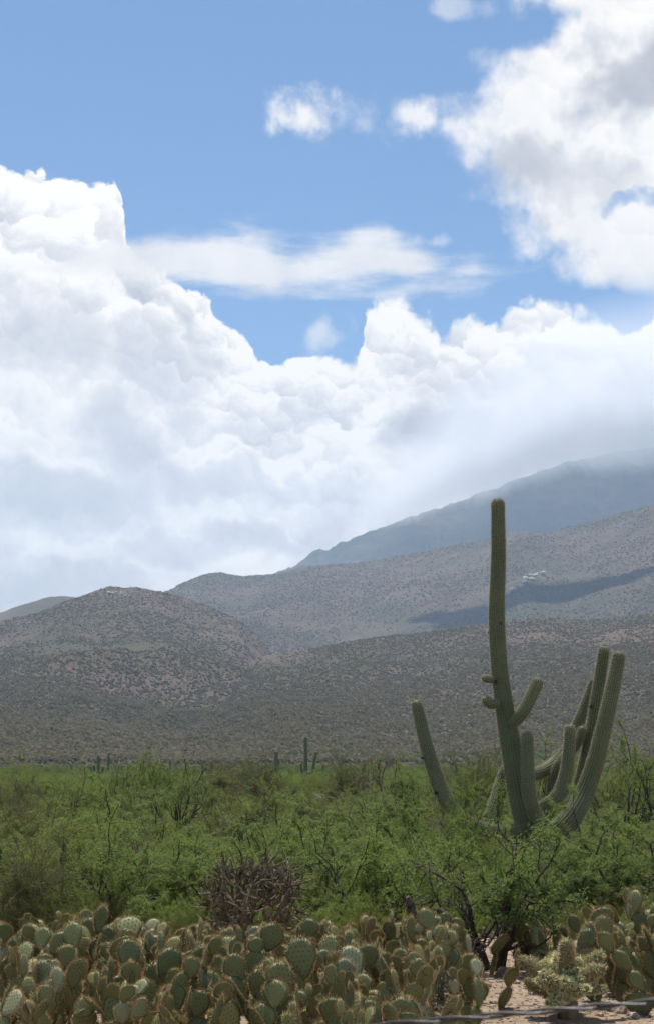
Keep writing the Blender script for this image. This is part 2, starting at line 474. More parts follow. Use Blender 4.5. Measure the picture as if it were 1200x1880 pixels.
# ------------------------------------------------------------------ hills
HILLS = {}
HILL_R = {}
def hill(name, label, crest, rc, r0, mat, prof=2.0, amp=0.10, wave=420.0, seed=0, na=420, nr=190, back=0.5, rough=4.0):
    cr = sorted(azel(px, py) for px, py in crest)
    ca = np.array([c[0] for c in cr]); ce = np.tan([c[1] for c in cr])
    aa = np.linspace(ca[0], ca[-1], na)
    e = np.interp(aa, ca, ce)
    k = np.array([1, 2, 3, 2, 1.]) / 9
    e = np.convolve(np.pad(e, 2, mode='edge'), k, 'valid')
    rcv = rc * (1 + 0.10 * fbm(aa * 9, aa * 0 + seed, 3, seed))
    zc = EYE + rcv * e
    tt = np.concatenate([np.linspace(0, 1, nr) ** 0.9, 1 + np.linspace(0, back, 24)[1:]])
    T, A = np.meshgrid(tt, aa, indexing='ij')
    RC, ZC = np.broadcast_to(rcv, T.shape), np.broadcast_to(zc, T.shape)
    Rr = r0 + (RC - r0) * T
    X, Y = np.sin(A) * Rr, np.cos(A) * Rr
    s = np.where(T <= 1, 0.35 * T + 0.65 * np.clip(T, 0, 1) ** prof, 1 - (T - 1) * 0.9 - 1.2 * (T - 1) ** 2)
    Z = ZC * s
    w = np.clip(T, 0, 1) * (1 - np.clip(T, 0, 1) ** 3) * 1.6
    nz = 0.65 * (ridged(A * RC / (wave * 0.8), Rr / (wave * 2.0), 5, seed + 2) - 0.55) * 2 + 0.6 * fbm(X / (wave * 0.4), Y / (wave * 0.4), 4, seed + 5)
    Z = Z + nz * amp * np.maximum(ZC, 40) * w
    Z = Z + rough * fbm(X / 45, Y / 45, 4, seed + 9, 0.65) * np.clip(T * 3, 0, 1)
    Z = np.where(T <= 0.002, -6.0, Z)
    V = np.stack([X, Y, Z], -1)
    n0, n1 = T.shape
    i = np.arange(n0 - 1)[:, None] * n1; j = np.arange(n1 - 1)[None, :]
    F = np.stack([i + j, i + j + 1, i + n1 + j + 1, i + n1 + j], -1).reshape(-1, 4)
    o = mesh_obj(name, np_mesh(name, V.reshape(-1, 3), [F], [mat], True))
    tag(o, label, kind='structure')
    HILLS[name] = (V, aa, tt)
    HILL_R[name] = (rcv, r0)
    return o

hill('hill_left', 'rounded brown hill with rocky crest on the left',
     [(-700, 1230), (-350, 1185), (-120, 1160), (0, 1141), (70, 1124), (122, 1104), (160, 1088), (200, 1078), (256, 1079), (300, 1085), (340, 1100),
      (395, 1118), (442, 1140), (470, 1166), (500, 1200), (540, 1245), (590, 1290), (650, 1330), (740, 1362), (900, 1375)],
     2300, 470, M_HILL, 1.9, 0.12, 380, 3)
hill('foothill', 'low stony spur in front of the long ridge',
     [(280, 1350), (340, 1310), (390, 1262), (440, 1222), (480, 1206), (540, 1196), (620, 1180), (720, 1168), (850, 1150), (1000, 1136), (1100, 1138),
      (1200, 1125), (1400, 1100), (1700, 1090)], 1750, 450, M_HILL, 1.7, 0.13, 300, 8)
hill('long_ridge', 'long brown ridge climbing towards the right',
     [(100, 1130), (230, 1105), (300, 1088), (345, 1066), (378, 1054), (405, 1051), (440, 1057), (500, 1054), (560, 1040), (600, 1036), (680, 1030), (760, 1015),
      (840, 1000), (890, 991), (925, 980), (960, 973), (1000, 981), (1040, 968), (1100, 953), (1150, 938), (1200, 924), (1400, 880), (1700, 900)],
     4200, 900, M_RIDGE, 2.1, 0.10, 800, 14, rough=6.0)
hill('far_ridge', 'low dark ridge far off at the left edge',
     [(-700, 1190), (-300, 1160), (-100, 1140), (0, 1124), (40, 1112), (85, 1097), (118, 1093), (150, 1096), (220, 1110), (400, 1150), (700, 1220)],
     3600, 1500, M_RIDGE, 1.9, 0.08, 600, 21, na=200, nr=60)
hill('mountain', 'high blue mountain whose top goes into the cloud',
     [(300, 1120), (420, 1085), (490, 1060), (520, 1046), (545, 1036), (562, 1022), (574, 1012), (586, 1008), (600, 1011), (622, 998), (650, 986), (700, 968),
      (760, 946), (830, 925), (900, 898), (980, 868), (1050, 845), (1130, 830), (1200, 822), (1400, 830), (1700, 900)],
     7600, 3600, M_PEAK, 2.2, 0.10, 700, 30, rough=15.0, na=500, nr=170, back=0.08)

# ---- plants: shared builders
def frame_of(d):
    d = d / np.linalg.norm(d)
    a = np.array([0, 0, 1.0]) if abs(d[2]) < 0.9 else np.array([1.0, 0, 0])
    u = np.cross(a, d); u /= np.linalg.norm(u)
    return u, np.cross(d, u)

class MB:
    """collects vertices and faces"""
    def __init__(s): s.V, s.Q, s.T, s.n, s.mq, s.mt = [], [], [], 0, [], []
    def add(s, V, Q=None, T=None, mat=0):
        V = np.asarray(V, float)
        if Q is not None and len(Q): s.Q.append(np.asarray(Q) + s.n); s.mq.append(np.full(len(Q), mat))
        if T is not None and len(T): s.T.append(np.asarray(T) + s.n); s.mt.append(np.full(len(T), mat))
        s.V.append(V); s.n += len(V)
    def tube(s, pts, rad, sides=5, cap=True, mat=0, jit=0.0, rg=None):
        pts = np.asarray(pts, float); rad = np.asarray(rad, float); n = len(pts)
        d = np.gradient(pts, axis=0)
        a = np.linspace(0, 2 * np.pi, sides, endpoint=False)
        u, w = frame_of(d[0]); V = []
        for i in range(n):
            di = d[i] / (np.linalg.norm(d[i]) + 1e-9)
            u = u - di * np.dot(u, di); u /= np.linalg.norm(u); w = np.cross(di, u)
            r = rad[i] * (1 + (jit * (rg.random(sides) - 0.5) if jit else 0))
            V.append(pts[i] + (np.cos(a) * r)[:, None] * u + (np.sin(a) * r)[:, None] * w)
        V = np.concatenate(V)
        i = np.arange(n - 1)[:, None] * sides; j = np.arange(sides)[None]; k = (j + 1) % sides
        Q = np.stack([i + j, i + k, i + sides + k, i + sides + j], -1).reshape(-1, 4)
        T = []
        if cap:
            V = np.concatenate([V, pts[:1], pts[-1:]])
            c0, c1 = n * sides, n * sides + 1
            jj = np.arange(sides); kk = (jj + 1) % sides
            T = np.concatenate([np.stack([kk, jj, np.full(sides, c0)], -1),
                                np.stack([(n - 1) * sides + jj, (n - 1) * sides + kk, np.full(sides, c1)], -1)])
        s.add(V, Q, T, mat)
    def build(s, name, mats, smooth=False):
        F = []; M = []
        if s.Q: F.append(np.concatenate(s.Q)); M.append(np.concatenate(s.mq))
        if s.T: F.append(np.concatenate(s.T)); M.append(np.concatenate(s.mt))
        return np_mesh(name, np.concatenate(s.V), F, mats, smooth, np.concatenate(M))

def spikes(P, D, L, W):
    """thin three-sided needles: base points P, directions D (unit), lengths L, base radii W"""
    P, D = np.asarray(P, float), np.asarray(D, float)
    n = len(P); L = np.broadcast_to(L, n); W = np.broadcast_to(W, n)
    a = np.where(np.abs(D[:, 2:3]) < 0.9, np.array([[0, 0, 1.0]]), np.array([[1.0, 0, 0]]))
    u = np.cross(a, D); u /= np.linalg.norm(u, axis=1)[:, None] + 1e-9
    w = np.cross(D, u)
    V = np.empty((n, 4, 3))
    for k in range(3):
        t = 2 * np.pi * k / 3
        V[:, k] = P + (u * math.cos(t) + w * math.sin(t)) * W[:, None]
    V[:, 3] = P + D * L[:, None]
    b = np.arange(n)[:, None] * 4
    T = np.concatenate([b + np.array([[0, 1, 3]]), b + np.array([[1, 2, 3]]), b + np.array([[2, 0, 3]])])
    return V.reshape(-1, 3), T

def unit_rows(A): return A / (np.linalg.norm(A, axis=1)[:, None] + 1e-9)

# ---- plants: shrubs
def shrub_meshes(seed, height, width, stems=7, splay=0.75, levels=3, kids=(3, 4), leaves=18000, leaf=(0.045, 0.013), leaf_m=None, bark=None,
                 bare=0.12, droop=0.25, trunk_r=0.035, low=0.0, upright=0.0, clear=0.0):
    rg = np.random.default_rng(seed)
    br, tips = [], []
    def grow(p, d, L, r, lev):
        n = 4 if lev < 2 else 3
        pts = [p]; dd = d.copy()
        for i in range(n):
            dd = dd + rg.normal(0, 0.22, 3) + np.array([0, 0, 0.10 + upright - 0.09 * lev])
            dd /= np.linalg.norm(dd)
            pts.append(pts[-1] + dd * L / n)
        pts = np.array(pts)
        br.append((pts, np.linspace(r, r * 0.55, len(pts)), lev))
        if lev >= levels:
            tips.append(pts); return
        k = rg.integers(kids[0], kids[1] + 1)
        for i in range(k):
            t = rg.uniform(0.35, 1.0) if i else 1.0
            q = pts[min(int(t * n), n)]
            nd = dd + rg.normal(0, 0.62, 3); nd /= np.linalg.norm(nd)
            grow(q, nd, L * rg.uniform(0.52, 0.78), r * 0.55, lev + 1)
        if lev >= levels - 1: tips.append(pts[1:])
    for i in range(stems):
        a = 2 * np.pi * (i + rg.uniform(-0.4, 0.4)) / stems
        sp = splay * rg.uniform(0.35, 1.15)
        d = np.array([math.cos(a) * sp, math.sin(a) * sp, 1.0]); d /= np.linalg.norm(d)
        grow(np.array([math.cos(a), math.sin(a), 0]) * trunk_r * 1.3, d, rg.uniform(0.4, 0.6), trunk_r * rg.uniform(0.6, 1.0), 0)
    allp = np.concatenate([b[0] for b in br])
    hi = np.percentile(allp[:, 2], 98); wd = np.percentile(np.hypot(allp[:, 0], allp[:, 1]), 95)
    S = np.array([width / 2 / wd, width / 2 / wd, height * 0.96 / hi])
    wood = MB()
    for pts, rr, lev in br:
        p = pts * S
        p[:, 2] = np.maximum(p[:, 2], -0.05 if lev == 0 else 0.03)
        wood.tube(p, np.maximum(rr, 0.0035), 6 if lev == 0 else (4 if lev == 1 else 3), cap=False)
    wm = wood.build('branches', [bark])
    lv = [t for t in tips if rg.random() > bare]
    per = max(1, leaves // len(lv))
    P, D = [], []
    for t in lv:
        t = t * S
        u = rg.uniform(0, len(t) - 1.001, per); i = u.astype(int); f = (u - i)[:, None]
        P.append(t[i] * (1 - f) + t[i + 1] * f)
        d = t[i + 1] - t[i]
        D.append(d / (np.linalg.norm(d, axis=1)[:, None] + 1e-9))
    P = np.concatenate(P); D = np.concatenate(D)
    P = P + rg.normal(0, 0.022, P.shape)
    if low: P[:, 2] = np.maximum(P[:, 2], low * rg.random(len(P)))
    P[:, 2] = np.maximum(P[:, 2], 0.03)
    if clear:
        kp = P[:, 2] > clear * (0.75 + 0.5 * rg.random(len(P))); P, D = P[kp], D[kp]
    n = len(P)
    d = unit_rows(D * 0.5 + rg.normal(0, 0.75, (n, 3)) + np.array([0, 0, -droop]))
    s = unit_rows(np.cross(d, rg.normal(0, 1, (n, 3)) + np.array([0, 0, 0.9])))
    L = leaf[0] * rg.uniform(0.55, 1.25, n)[:, None]; W = leaf[1] * rg.uniform(0.7, 1.3, n)[:, None]
    mid = P + d * L * 0.5
    V = np.stack([P, mid + s * W * 0.5 + np.array([0, 0, 0.004]), P + d * L, mid - s * W * 0.5], 1).reshape(-1, 3)
    Q = np.arange(n * 4).reshape(n, 4)
    lm = np_mesh('foliage', V, [Q], [leaf_m], False, None, {'tint': rg.random(n)})
    return wm, lm

KINDS = {}
def add_kind(k, variants):
    KINDS[k] = variants
add_kind('mesquite', [shrub_meshes(100 + i, 1.8, 2.3, 7, 0.95, 3, (3, 4), 36000, (0.046, 0.0098), M_MESQ, M_BARK, 0.12) for i in range(5)])
add_kind('creosote', [shrub_meshes(200 + i, 1.5, 1.5, 13, 0.6, 2, (4, 6), 26000, (0.026, 0.011), M_CREO, M_TWIG, 0.05, 0.0, 0.014, 0.0, 0.08) for i in range(3)])
add_kind('palo_verde', [shrub_meshes(300 + i, 2.0, 2.2, 6, 0.8, 3, (3, 4), 26000, (0.042, 0.0085), M_PALO, M_TWIG, 0.10, 0.2) for i in range(2)])
add_kind('dry_bush', [shrub_meshes(400 + i, 1.4, 1.6, 8, 0.85, 3, (3, 4), 2600, (0.04, 0.012), M_DRY, M_TWIG, 0.45) for i in range(2)])
add_kind('twiggy', [shrub_meshes(500 + i, 1.8, 2.2, 7, 0.9, 3, (3, 4), 11000, (0.046, 0.010), M_MESQ, M_BARK, 0.45) for i in range(2)])
NAMES = {'mesquite': ('mesquite_bush', 'bush'), 'creosote': ('creosote_bush', 'bush'), 'palo_verde': ('palo_verde_bush', 'bush'),
         'dry_bush': ('dry_bush', 'bush'), 'twiggy': ('mesquite_bush', 'bush')}
N_SHRUB = 0
def shrub(kind, x, y, sx, sz, label, group=None, rot=None, var=None, name=None):
    """one bush: an empty on the ground, branches and foliage under it"""
    global N_SHRUB
    N_SHRUB += 1
    vs_ = KINDS[kind]; wm, lm = vs_[(N_SHRUB if var is None else var) % len(vs_)]
    e = empty(name or NAMES[kind][0], (x, y, gzf(x, y) - 0.02), random.uniform(0, 6.28) if rot is None else rot)
    e.scale = (sx, sx, sz)
    tag(e, label, NAMES[kind][1], group)
    mesh_obj('branches', wm, e); mesh_obj('foliage', lm, e)
    return e
def shrub_px(kind, px, py_top, y, wpx, label, group=None, **kw):
    """bush whose crown top shows at (px, py_top), wpx wide in the photograph, y metres away"""
    base_h = {'mesquite': 1.8, 'creosote': 1.5, 'palo_verde': 2.0, 'dry_bush': 1.4, 'twiggy': 1.8}[kind]
    base_w = {'mesquite': 2.3, 'creosote': 1.5, 'palo_verde': 2.2, 'dry_bush': 1.6, 'twiggy': 2.2}[kind]
    p = at(px, py_top, y)
    h = p.z - gzf(p.x, y)
    w = wpx / FPX * y
    return shrub(kind, p.x, y, w / base_w, max(h, 0.25) / base_h, label, group, **kw)

# the bushes nearest the camera, placed one by one
shrub_px('creosote', 55, 1545, 15.6, 190, 'dark olive rounded bush at the left edge behind the prickly pears')
shrub_px('mesquite', 235, 1530, 17.0, 300, 'bright green feathery bush just right of the dark rounded one')
shrub_px('mesquite', 100, 1500, 19.5, 320, 'broad green bush standing behind the dark rounded one')
shrub_px('mesquite', 395, 1550, 18.0, 260, 'green bush behind and left of the brown cholla')
shrub_px('twiggy', 610, 1560, 16.5, 260, 'dark twiggy green bush beside the brown cholla')
shrub_px('mesquite', 545, 1510, 19.0, 280, 'green bush rising behind the brown cholla')
shrub_px('mesquite', 735, 1530, 17.5, 260, 'loose green bush above the leaning dead logs')
shrub_px('mesquite', 1010, 1560, 17.5, 280, 'feathery green bush hiding the foot of the giant saguaro')
shrub_px('mesquite', 1165, 1540, 17.5, 260, 'green bush at the right edge above the prickly pears')
shrub_px('mesquite', 845, 1418, 27.5, 130, 'tall green bush between the leaning saguaro arm and the trunk')
shrub_px('mesquite', 856, 1462, 23.3, 105, 'small green bush hiding the elbow of the leaning saguaro arm', rot=1.0, var=1)
shrub_px('mesquite', 838, 1492, 22.4, 120, 'green bush in front of the foot of the leaning arm', rot=2.0, var=3)
shrub_px('mesquite', 775, 1480, 20.5, 220, 'green bush under the leaning saguaro arm')
shrub_px('mesquite', 1120, 1480, 21.0, 300, 'wide green bush to the right of the saguaro base')
shrub_px('twiggy', 1150, 1365, 32.0, 230, 'half bare bush with dark forking branches right of the saguaro')
shrub_px('twiggy', 330, 1395, 34.0, 180, 'half bare bush with dark forking twigs against the hill foot')
shrub_px('creosote', 480, 1388, 60.0, 90, 'rounded olive bush below the distant saguaros')

for kd, px, pt, yy, w, lab in (
        ('palo_verde', 20, 1402, 52, 120, 'yellow-green bush topping the thicket at the left edge'), ('mesquite', 130, 1438, 46, 130, 'green bush topping the thicket below the stubby saguaro'),
        ('twiggy', 235, 1408, 50, 120, 'twiggy bush topping the thicket right of the left armed saguaro'), ('mesquite', 275, 1402, 58, 110, 'green bush on the thicket skyline beside the bare twigs'),
        ('creosote', 405, 1414, 48, 110, 'olive bush on the thicket skyline left of the rounded one'),
        ('creosote', 635, 1405, 55, 110, 'olive bush on the skyline just right of the distant saguaros'), ('dry_bush', 690, 1396, 50, 130, 'brownish bush on the skyline left of the leaning arm'),
        ('mesquite', 735, 1412, 40, 130, 'green bush on the skyline directly left of the leaning arm'), ('creosote', 880, 1388, 48, 130, 'olive bush on the skyline between leaning arm and trunk'),
        ('mesquite', 1010, 1398, 42, 140, 'green bush seen between the saguaro arms on the skyline'), ('palo_verde', 1110, 1388, 40, 160, 'yellow-green bush behind the arm farthest to the right'),
        ('mesquite', 1190, 1372, 36, 170, 'tall green bush at the right edge of the thicket')):
    shrub_px(kd, px, pt - 14, yy, w, lab)
rg6 = random.Random(66)
for i, px in enumerate((12, 60, 235, 262, 300, 345, 395, 425, 455, 630, 672, 715, 850, 890, 1015, 1060, 1150, 1185)):
    kd = rg6.choice(('mesquite', 'palo_verde', 'creosote', 'dry_bush', 'twiggy'))
    shrub_px(kd, px + rg6.uniform(-8, 8), rg6.uniform(1392, 1414), rg6.uniform(62, 105), rg6.uniform(60, 105),
             '%s bush on the far skyline of the thicket, number %s from the left edge' % ({'mesquite': 'feathery', 'palo_verde': 'yellow-green', 'creosote': 'olive', 'dry_bush': 'brownish', 'twiggy': 'twiggy'}[kd],
             ('one', 'two', 'three', 'four', 'five', 'six', 'seven', 'eight', 'nine', 'ten', 'eleven', 'twelve', 'thirteen', 'fourteen', 'fifteen', 'sixteen', 'seventeen', 'eighteen')[i]), 'bushes of the thicket')

# the thicket behind them, bush by bush out to seventy metres
SAG = at(992, 1588, 25.0)
def thicket():
    rg = random.Random(5)
    y = 17.0; cnt = 0; row = 0; made = []
    while y < 85 and cnt < 262:
        half = 680.0 / FPX * y
        step = 1.25 + y * 0.022
        x = -half + rg.uniform(0, step)
        while x < half:
            xx, yy = x + rg.uniform(-0.35, 0.35), y + rg.uniform(-0.5, 0.5)
            x += step * rg.uniform(0.85, 1.25)
            if math.hypot(xx - SAG.x, yy - SAG.y) < 1.1: continue
            px = 600 + xx / yy * FPX
            if yy < 25.5 and 860 < px < 1120 and rg.random() < 0.93: continue
            k = rg.choices(('mesquite', 'creosote', 'palo_verde', 'dry_bush', 'twiggy'), (4.6, 1.9, 2.2, 0.8, 1.6))[0]
            hgt = min(0.92 + (yy - 17) * 0.009, 1.15) * rg.uniform(0.72, 1.30 if yy < 42 else 1.12) * (1.3 if rg.random() < 0.10 and yy < 40 else 1.0)
            base_h = {'mesquite': 1.8, 'creosote': 1.5, 'palo_verde': 2.0, 'dry_bush': 1.4, 'twiggy': 1.8}[k]
            look = {'mesquite': 'feathery green bush', 'creosote': 'olive small-leaved bush', 'palo_verde': 'yellow-green loose bush',
                    'dry_bush': 'brown half-dry bush', 'twiggy': 'twiggy dark-branched bush'}[k]
            e = shrub(k, xx, yy, rg.uniform(0.72, 1.05), hgt / base_h, look, 'bushes of the thicket')
            made.append((e, look, row, px))
            cnt += 1
        y += 1.35 + y * 0.055; row += 1
    # say which one: row counted from the front, and what it stands in line with
    spots = ((-999, 60, 'at the left edge'), (60, 150, 'left of the armed distant saguaro'), (150, 240, 'in line with the armed distant saguaro'), (240, 350, 'right of the armed distant saguaro'),
             (350, 430, 'in line with the lone saguaro post'), (430, 525, 'in line with the brown cholla'), (525, 610, 'below the tallest distant saguaro'), (610, 740, 'left of the leaning arm'),
             (740, 830, 'in line with the leaning arm'), (830, 900, 'between leaning arm and trunk'), (900, 1000, 'in line with the giant trunk'), (1000, 1110, 'in line with the giant arms'),
             (1110, 9999, 'at the right edge'))
    nth = ('front', 'second', 'third', 'fourth', 'fifth', 'sixth', 'seventh', 'eighth', 'ninth', 'tenth', 'eleventh', 'twelfth', 'thirteenth', 'fourteenth', 'fifteenth', 'sixteenth', 'seventeenth', 'eighteenth', 'nineteenth', 'twentieth', 'hindmost')
    cells = {}
    for e, look, r_, px in made:
        w = [q[2] for q in spots if q[0] <= px < q[1]][0]
        cells.setdefault((look, r_, w), []).append((px, e))
    for (look, r_, w), es in cells.items():
        es.sort(key=lambda q: q[0])
        for i, (px, e) in enumerate(es):
            pre = '' if len(es) == 1 else ('left-hand ' if i == 0 else ('right-hand ' if i == len(es) - 1 else 'middle '))
            e['label'] = '%s%s, %s thicket row, %s' % (pre, look, nth[min(r_, 20)], w)
    return cnt
N_THICKET = thicket()

# beyond that nobody could count them: one mass out to the foot of the hills
def instancer(name, label, pts, scl, meshes_or_ico, mat=None, yscale=1.0):
    """one object: geometry-node instances on points; pts (n,3), scl (n,)"""
    me = bpy.data.meshes.new(name)
    me.vertices.add(len(pts)); me.vertices.foreach_set('co', np.asarray(pts, np.float32).ravel())
    a = me.attributes.new('size', 'FLOAT', 'POINT'); a.data.foreach_set('value', np.asarray(scl, np.float32))
    o = mesh_obj(name, me)
    tag(o, label, kind='stuff')
    ng = bpy.data.node_groups.new(name, 'GeometryNodeTree')
    ng.interface.new_socket('Geometry', in_out='INPUT', socket_type='NodeSocketGeometry')
    ng.interface.new_socket('Geometry', in_out='OUTPUT', socket_type='NodeSocketGeometry')
    N = ng.nodes.new; L = ng.links.new
    gi, go = N('NodeGroupInput'), N('NodeGroupOutput')
    iop = N('GeometryNodeInstanceOnPoints')
    L(gi.outputs[0], iop.inputs['Points'])
    if isinstance(meshes_or_ico, list):
        g2i = N('GeometryNodeGeometryToInstance')
        for ob in reversed(meshes_or_ico):
            oi = N('GeometryNodeObjectInfo'); oi.inputs['Object'].default_value = ob
            oi.transform_space = 'ORIGINAL'
            L(oi.outputs['Geometry'], g2i.inputs[0])
        L(g2i.outputs[0], iop.inputs['Instance'])
        iop.inputs['Pick Instance'].default_value = True
        ri = N('FunctionNodeRandomValue'); ri.data_type = 'INT'
        ri.inputs[4].default_value = 0; ri.inputs[5].default_value = len(meshes_or_ico) - 1
        L(ri.outputs[2], iop.inputs['Instance Index'])
    else:
        ico = N('GeometryNodeMeshIcoSphere'); ico.inputs['Radius'].default_value = 0.5; ico.inputs['Subdivisions'].default_value = 2
        nz = N('ShaderNodeTexNoise'); nz.inputs['Scale'].default_value = 3.1
        vm = N('ShaderNodeVectorMath'); vm.operation = 'SUBTRACT'; vm.inputs[1].default_value = (0.5, 0.5, 0.5)
        vs2 = N('ShaderNodeVectorMath'); vs2.operation = 'SCALE'; vs2.inputs[3].default_value = 0.9
        sp_ = N('GeometryNodeSetPosition'); sm = N('GeometryNodeSetMaterial'); sm.inputs['Material'].default_value = mat
        L(nz.outputs[1], vm.inputs[0]); L(vm.outputs[0], vs2.inputs[0]); L(ico.outputs[0], sp_.inputs[0]); L(vs2.outputs[0], sp_.inputs['Offset'])
        L(sp_.outputs[0], sm.inputs[0]); L(sm.outputs[0], iop.inputs['Instance'])
    rv = N('FunctionNodeRandomValue'); rv.data_type = 'FLOAT_VECTOR'
    rv.inputs[0].default_value = (0, 0, 0); rv.inputs[1].default_value = (0.0, 0.0, 6.283)
    L(rv.outputs[0], iop.inputs['Rotation'])
    na = N('GeometryNodeInputNamedAttribute'); na.data_type = 'FLOAT'; na.inputs['Name'].default_value = 'size'
    cx = N('ShaderNodeCombineXYZ')
    mz = N('ShaderNodeMath'); mz.operation = 'MULTIPLY'; mz.inputs[1].default_value = yscale
    L(na.outputs[0], cx.inputs[0]); L(na.outputs[0], cx.inputs[1]); L(na.outputs[0], mz.inputs[0]); L(mz.outputs[0], cx.inputs[2])
    L(cx.outputs[0], iop.inputs['Scale'])
    L(iop.outputs[0], go.inputs[0])
    md = o.modifiers.new('instances', 'NODES'); md.node_group = ng
    return o

def top_z(x, y):
    """height of whatever surface is uppermost: plain or hill foot"""
    z = gz(x, y); az = np.arctan2(x, y); r = np.hypot(x, y)
    for nm, (V, aa, tt) in HILLS.items():
        rcv, r0 = HILL_R[nm]
        ai = np.clip(np.interp(az, aa, np.arange(len(aa))), 0, len(aa) - 1.01); j = ai.astype(int); h = ai - j
        t = (r - r0) / (np.interp(az, aa, rcv) - r0)
        ti = np.clip(np.interp(t, tt, np.arange(len(tt))), 0, len(tt) - 1.01); i = ti.astype(int); f = ti - i
        Z = V[..., 2]
        q = (Z[i, j] * (1 - f) + Z[i + 1, j] * f) * (1 - h) + (Z[i, j + 1] * (1 - f) + Z[i + 1, j + 1] * f) * h
        ok = (t > 0.004) & (t < tt[-1]) & (az > aa[0]) & (az < aa[-1])
        z = np.where(ok, np.maximum(z, q), z)
    return z
def far_points(n, y0, y1, seed, pxhalf=760):
    rg = np.random.default_rng(seed)
    y = np.sqrt(rg.uniform(y0 ** 2, y1 ** 2, n))
    x = rg.uniform(-1, 1, n) * pxhalf / FPX * y
    return np.stack([x, y, (top_z(x, y) if y1 > 400 else gz(x, y)) - 0.05], -1)
protos = [o for o in sc.objects if o.name.split('.')[0] == 'foliage']
by_mesh = {}
for o in protos: by_mesh.setdefault(o.data.name, o)
pick = [o for n_, o in sorted(by_mesh.items()) if o.data.materials[0] in (M_MESQ, M_PALO, M_CREO)]
rg4 = np.random.default_rng(4)
fp = far_points(2600, 76, 250, 3)
sz = rg4.uniform(0.40, 0.78, len(fp)) * np.where(rg4.random(len(fp)) < 0.07, 1.25, 1.0)
drab = [o for n_, o in sorted(by_mesh.items()) if o.data.materials[0] in (M_CREO, M_DRY)]
pick += drab[:1]
instancer('scrub', 'green scrub covering the plain beyond the thicket', fp, sz, pick)
fp = far_points(6800, 225, 560, 6)
instancer('scrub', 'drab olive scrub between the green plain and the hill foot', fp, rg4.uniform(0.5, 1.15, len(fp)), drab + pick[:1])
# low weeds and grass under the bushes
up_ = far_points(5200, 15.2, 62, 12, 700)
up_ = up_[np.hypot(up_[:, 0] - 0.115 * up_[:, 1], 0) > np.where(up_[:, 1] < 15.8, 0.35, -1)]
instancer('undergrowth', 'low green undergrowth filling the gaps between bushes', up_, rg4.uniform(0.14, 0.34, len(up_)), pick)

# bushes and boulders strewn over the slopes
def speck_mat(name, c0, c1):
    m, g = new_mat(name)
    return finish(m, g, principled(g, g.mix(objrand(g), c0, c1), 0.9, 0.1))
M_SLOPE_BUSH = speck_mat('slope_bush', (0.052, 0.050, 0.029), (0.104, 0.086, 0.055))
M_BOULDER = speck_mat('boulder', (0.13, 0.104, 0.084), (0.25, 0.205, 0.168))
def strew(hillname, n, seed, t0, t1, dens_seed, wave=120.0, thr=0.0, thr_soft=1.0):
    V, aa, tt = HILLS[hillname]
    rg = np.random.default_rng(seed)
    m = rg.random(n) ** 1.15 * (t1 - t0) + t0
    ti = np.interp(m, tt, np.arange(len(tt))); ai = rg.uniform(0, len(aa) - 1.01, n)
    i, j = np.minimum(ti.astype(int), len(tt) - 2), ai.astype(int); f, h = (ti - i)[:, None], (ai - j)[:, None]
    P = (V[i, j] * (1 - f) + V[i + 1, j] * f) * (1 - h) + (V[i, j + 1] * (1 - f) + V[i + 1, j + 1] * f) * h
    px = 600 + P[:, 0] / P[:, 1] * FPX
    d = fbm(P[:, 0] / wave, P[:, 1] / wave, 3, dens_seed)
    return P[(np.abs(px - 600) < 760) & (d * 1.6 + thr_soft * rg.random(n) > thr)]
P = far_points(42000, 430, 1250, 61)
instancer('foot_scrub', 'grey-green scrub over the foot of the hills', P, (0.5 + 1.1 * np.random.default_rng(5).random(len(P)) ** 2) * 2.1, None, M_SLOPE_BUSH, 0.9)
for hn, nb, nr_, sb in (('hill_left', 190000, 60000, 2.6), ('foothill', 170000, 60000, 2.2), ('long_ridge', 200000, 40000, 4.0)):
    pretty = {'hill_left': 'rounded left hill', 'foothill': 'low spur', 'long_ridge': 'long ridge'}[hn]
    P = strew(hn, nb, 41, 0.0, 1.0, 3, 170.0, 0.06)
    instancer('hillside_scrub', 'dark bushes dotted over the ' + pretty, P, (0.4 + 1.1 * np.random.default_rng(1).random(len(P)) ** 3) * sb, None, M_SLOPE_BUSH, 0.9)
    P = strew(hn, nr_ * 2, 43, 0.20, 1.0, 9, 260.0, 0.62)
    instancer('hillside_boulders', 'pale boulders strewn over the ' + pretty, P, (0.22 + 0.75 * np.random.default_rng(2).random(len(P)) ** 4) * sb, None, M_BOULDER, 0.7)

# ------------------------------------------------------------------ saguaros
def saguaro_mat(name, c0, c1, ribs=True):
    m, g = new_mat(name)
    o = obco(g)
    n = g.noise(o, 3.0, 5, 0.6); n2 = g.noise(o, 40.0, 3, 0.6)
    c = g.mix(g.step(n, 0.35, 0.7), c0, c1)
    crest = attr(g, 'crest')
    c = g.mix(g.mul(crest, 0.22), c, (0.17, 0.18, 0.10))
    zz = g.n('ShaderNodeSeparateXYZ'); g.put(zz.inputs[0], o)
    cork = g.step(g.add(zz.outputs[2], g.mul(g.sub(n, 0.5), 1.2)), 0.95, 0.45)
    c = g.mix(g.mul(cork, 0.8), c, (0.115, 0.09, 0.06))
    scar = g.step(g.noise(o, 1.7, 3, 0.5), 0.66, 0.72)
    c = g.mix(g.mul(scar, 0.5), c, (0.13, 0.105, 0.07))
    return finish(m, g, principled(g, c, 0.62, 0.3, bump(g, n2, 0.25, 0.01)))
M_SAG = saguaro_mat('saguaro_skin', (0.080, 0.100, 0.044), (0.110, 0.128, 0.060))
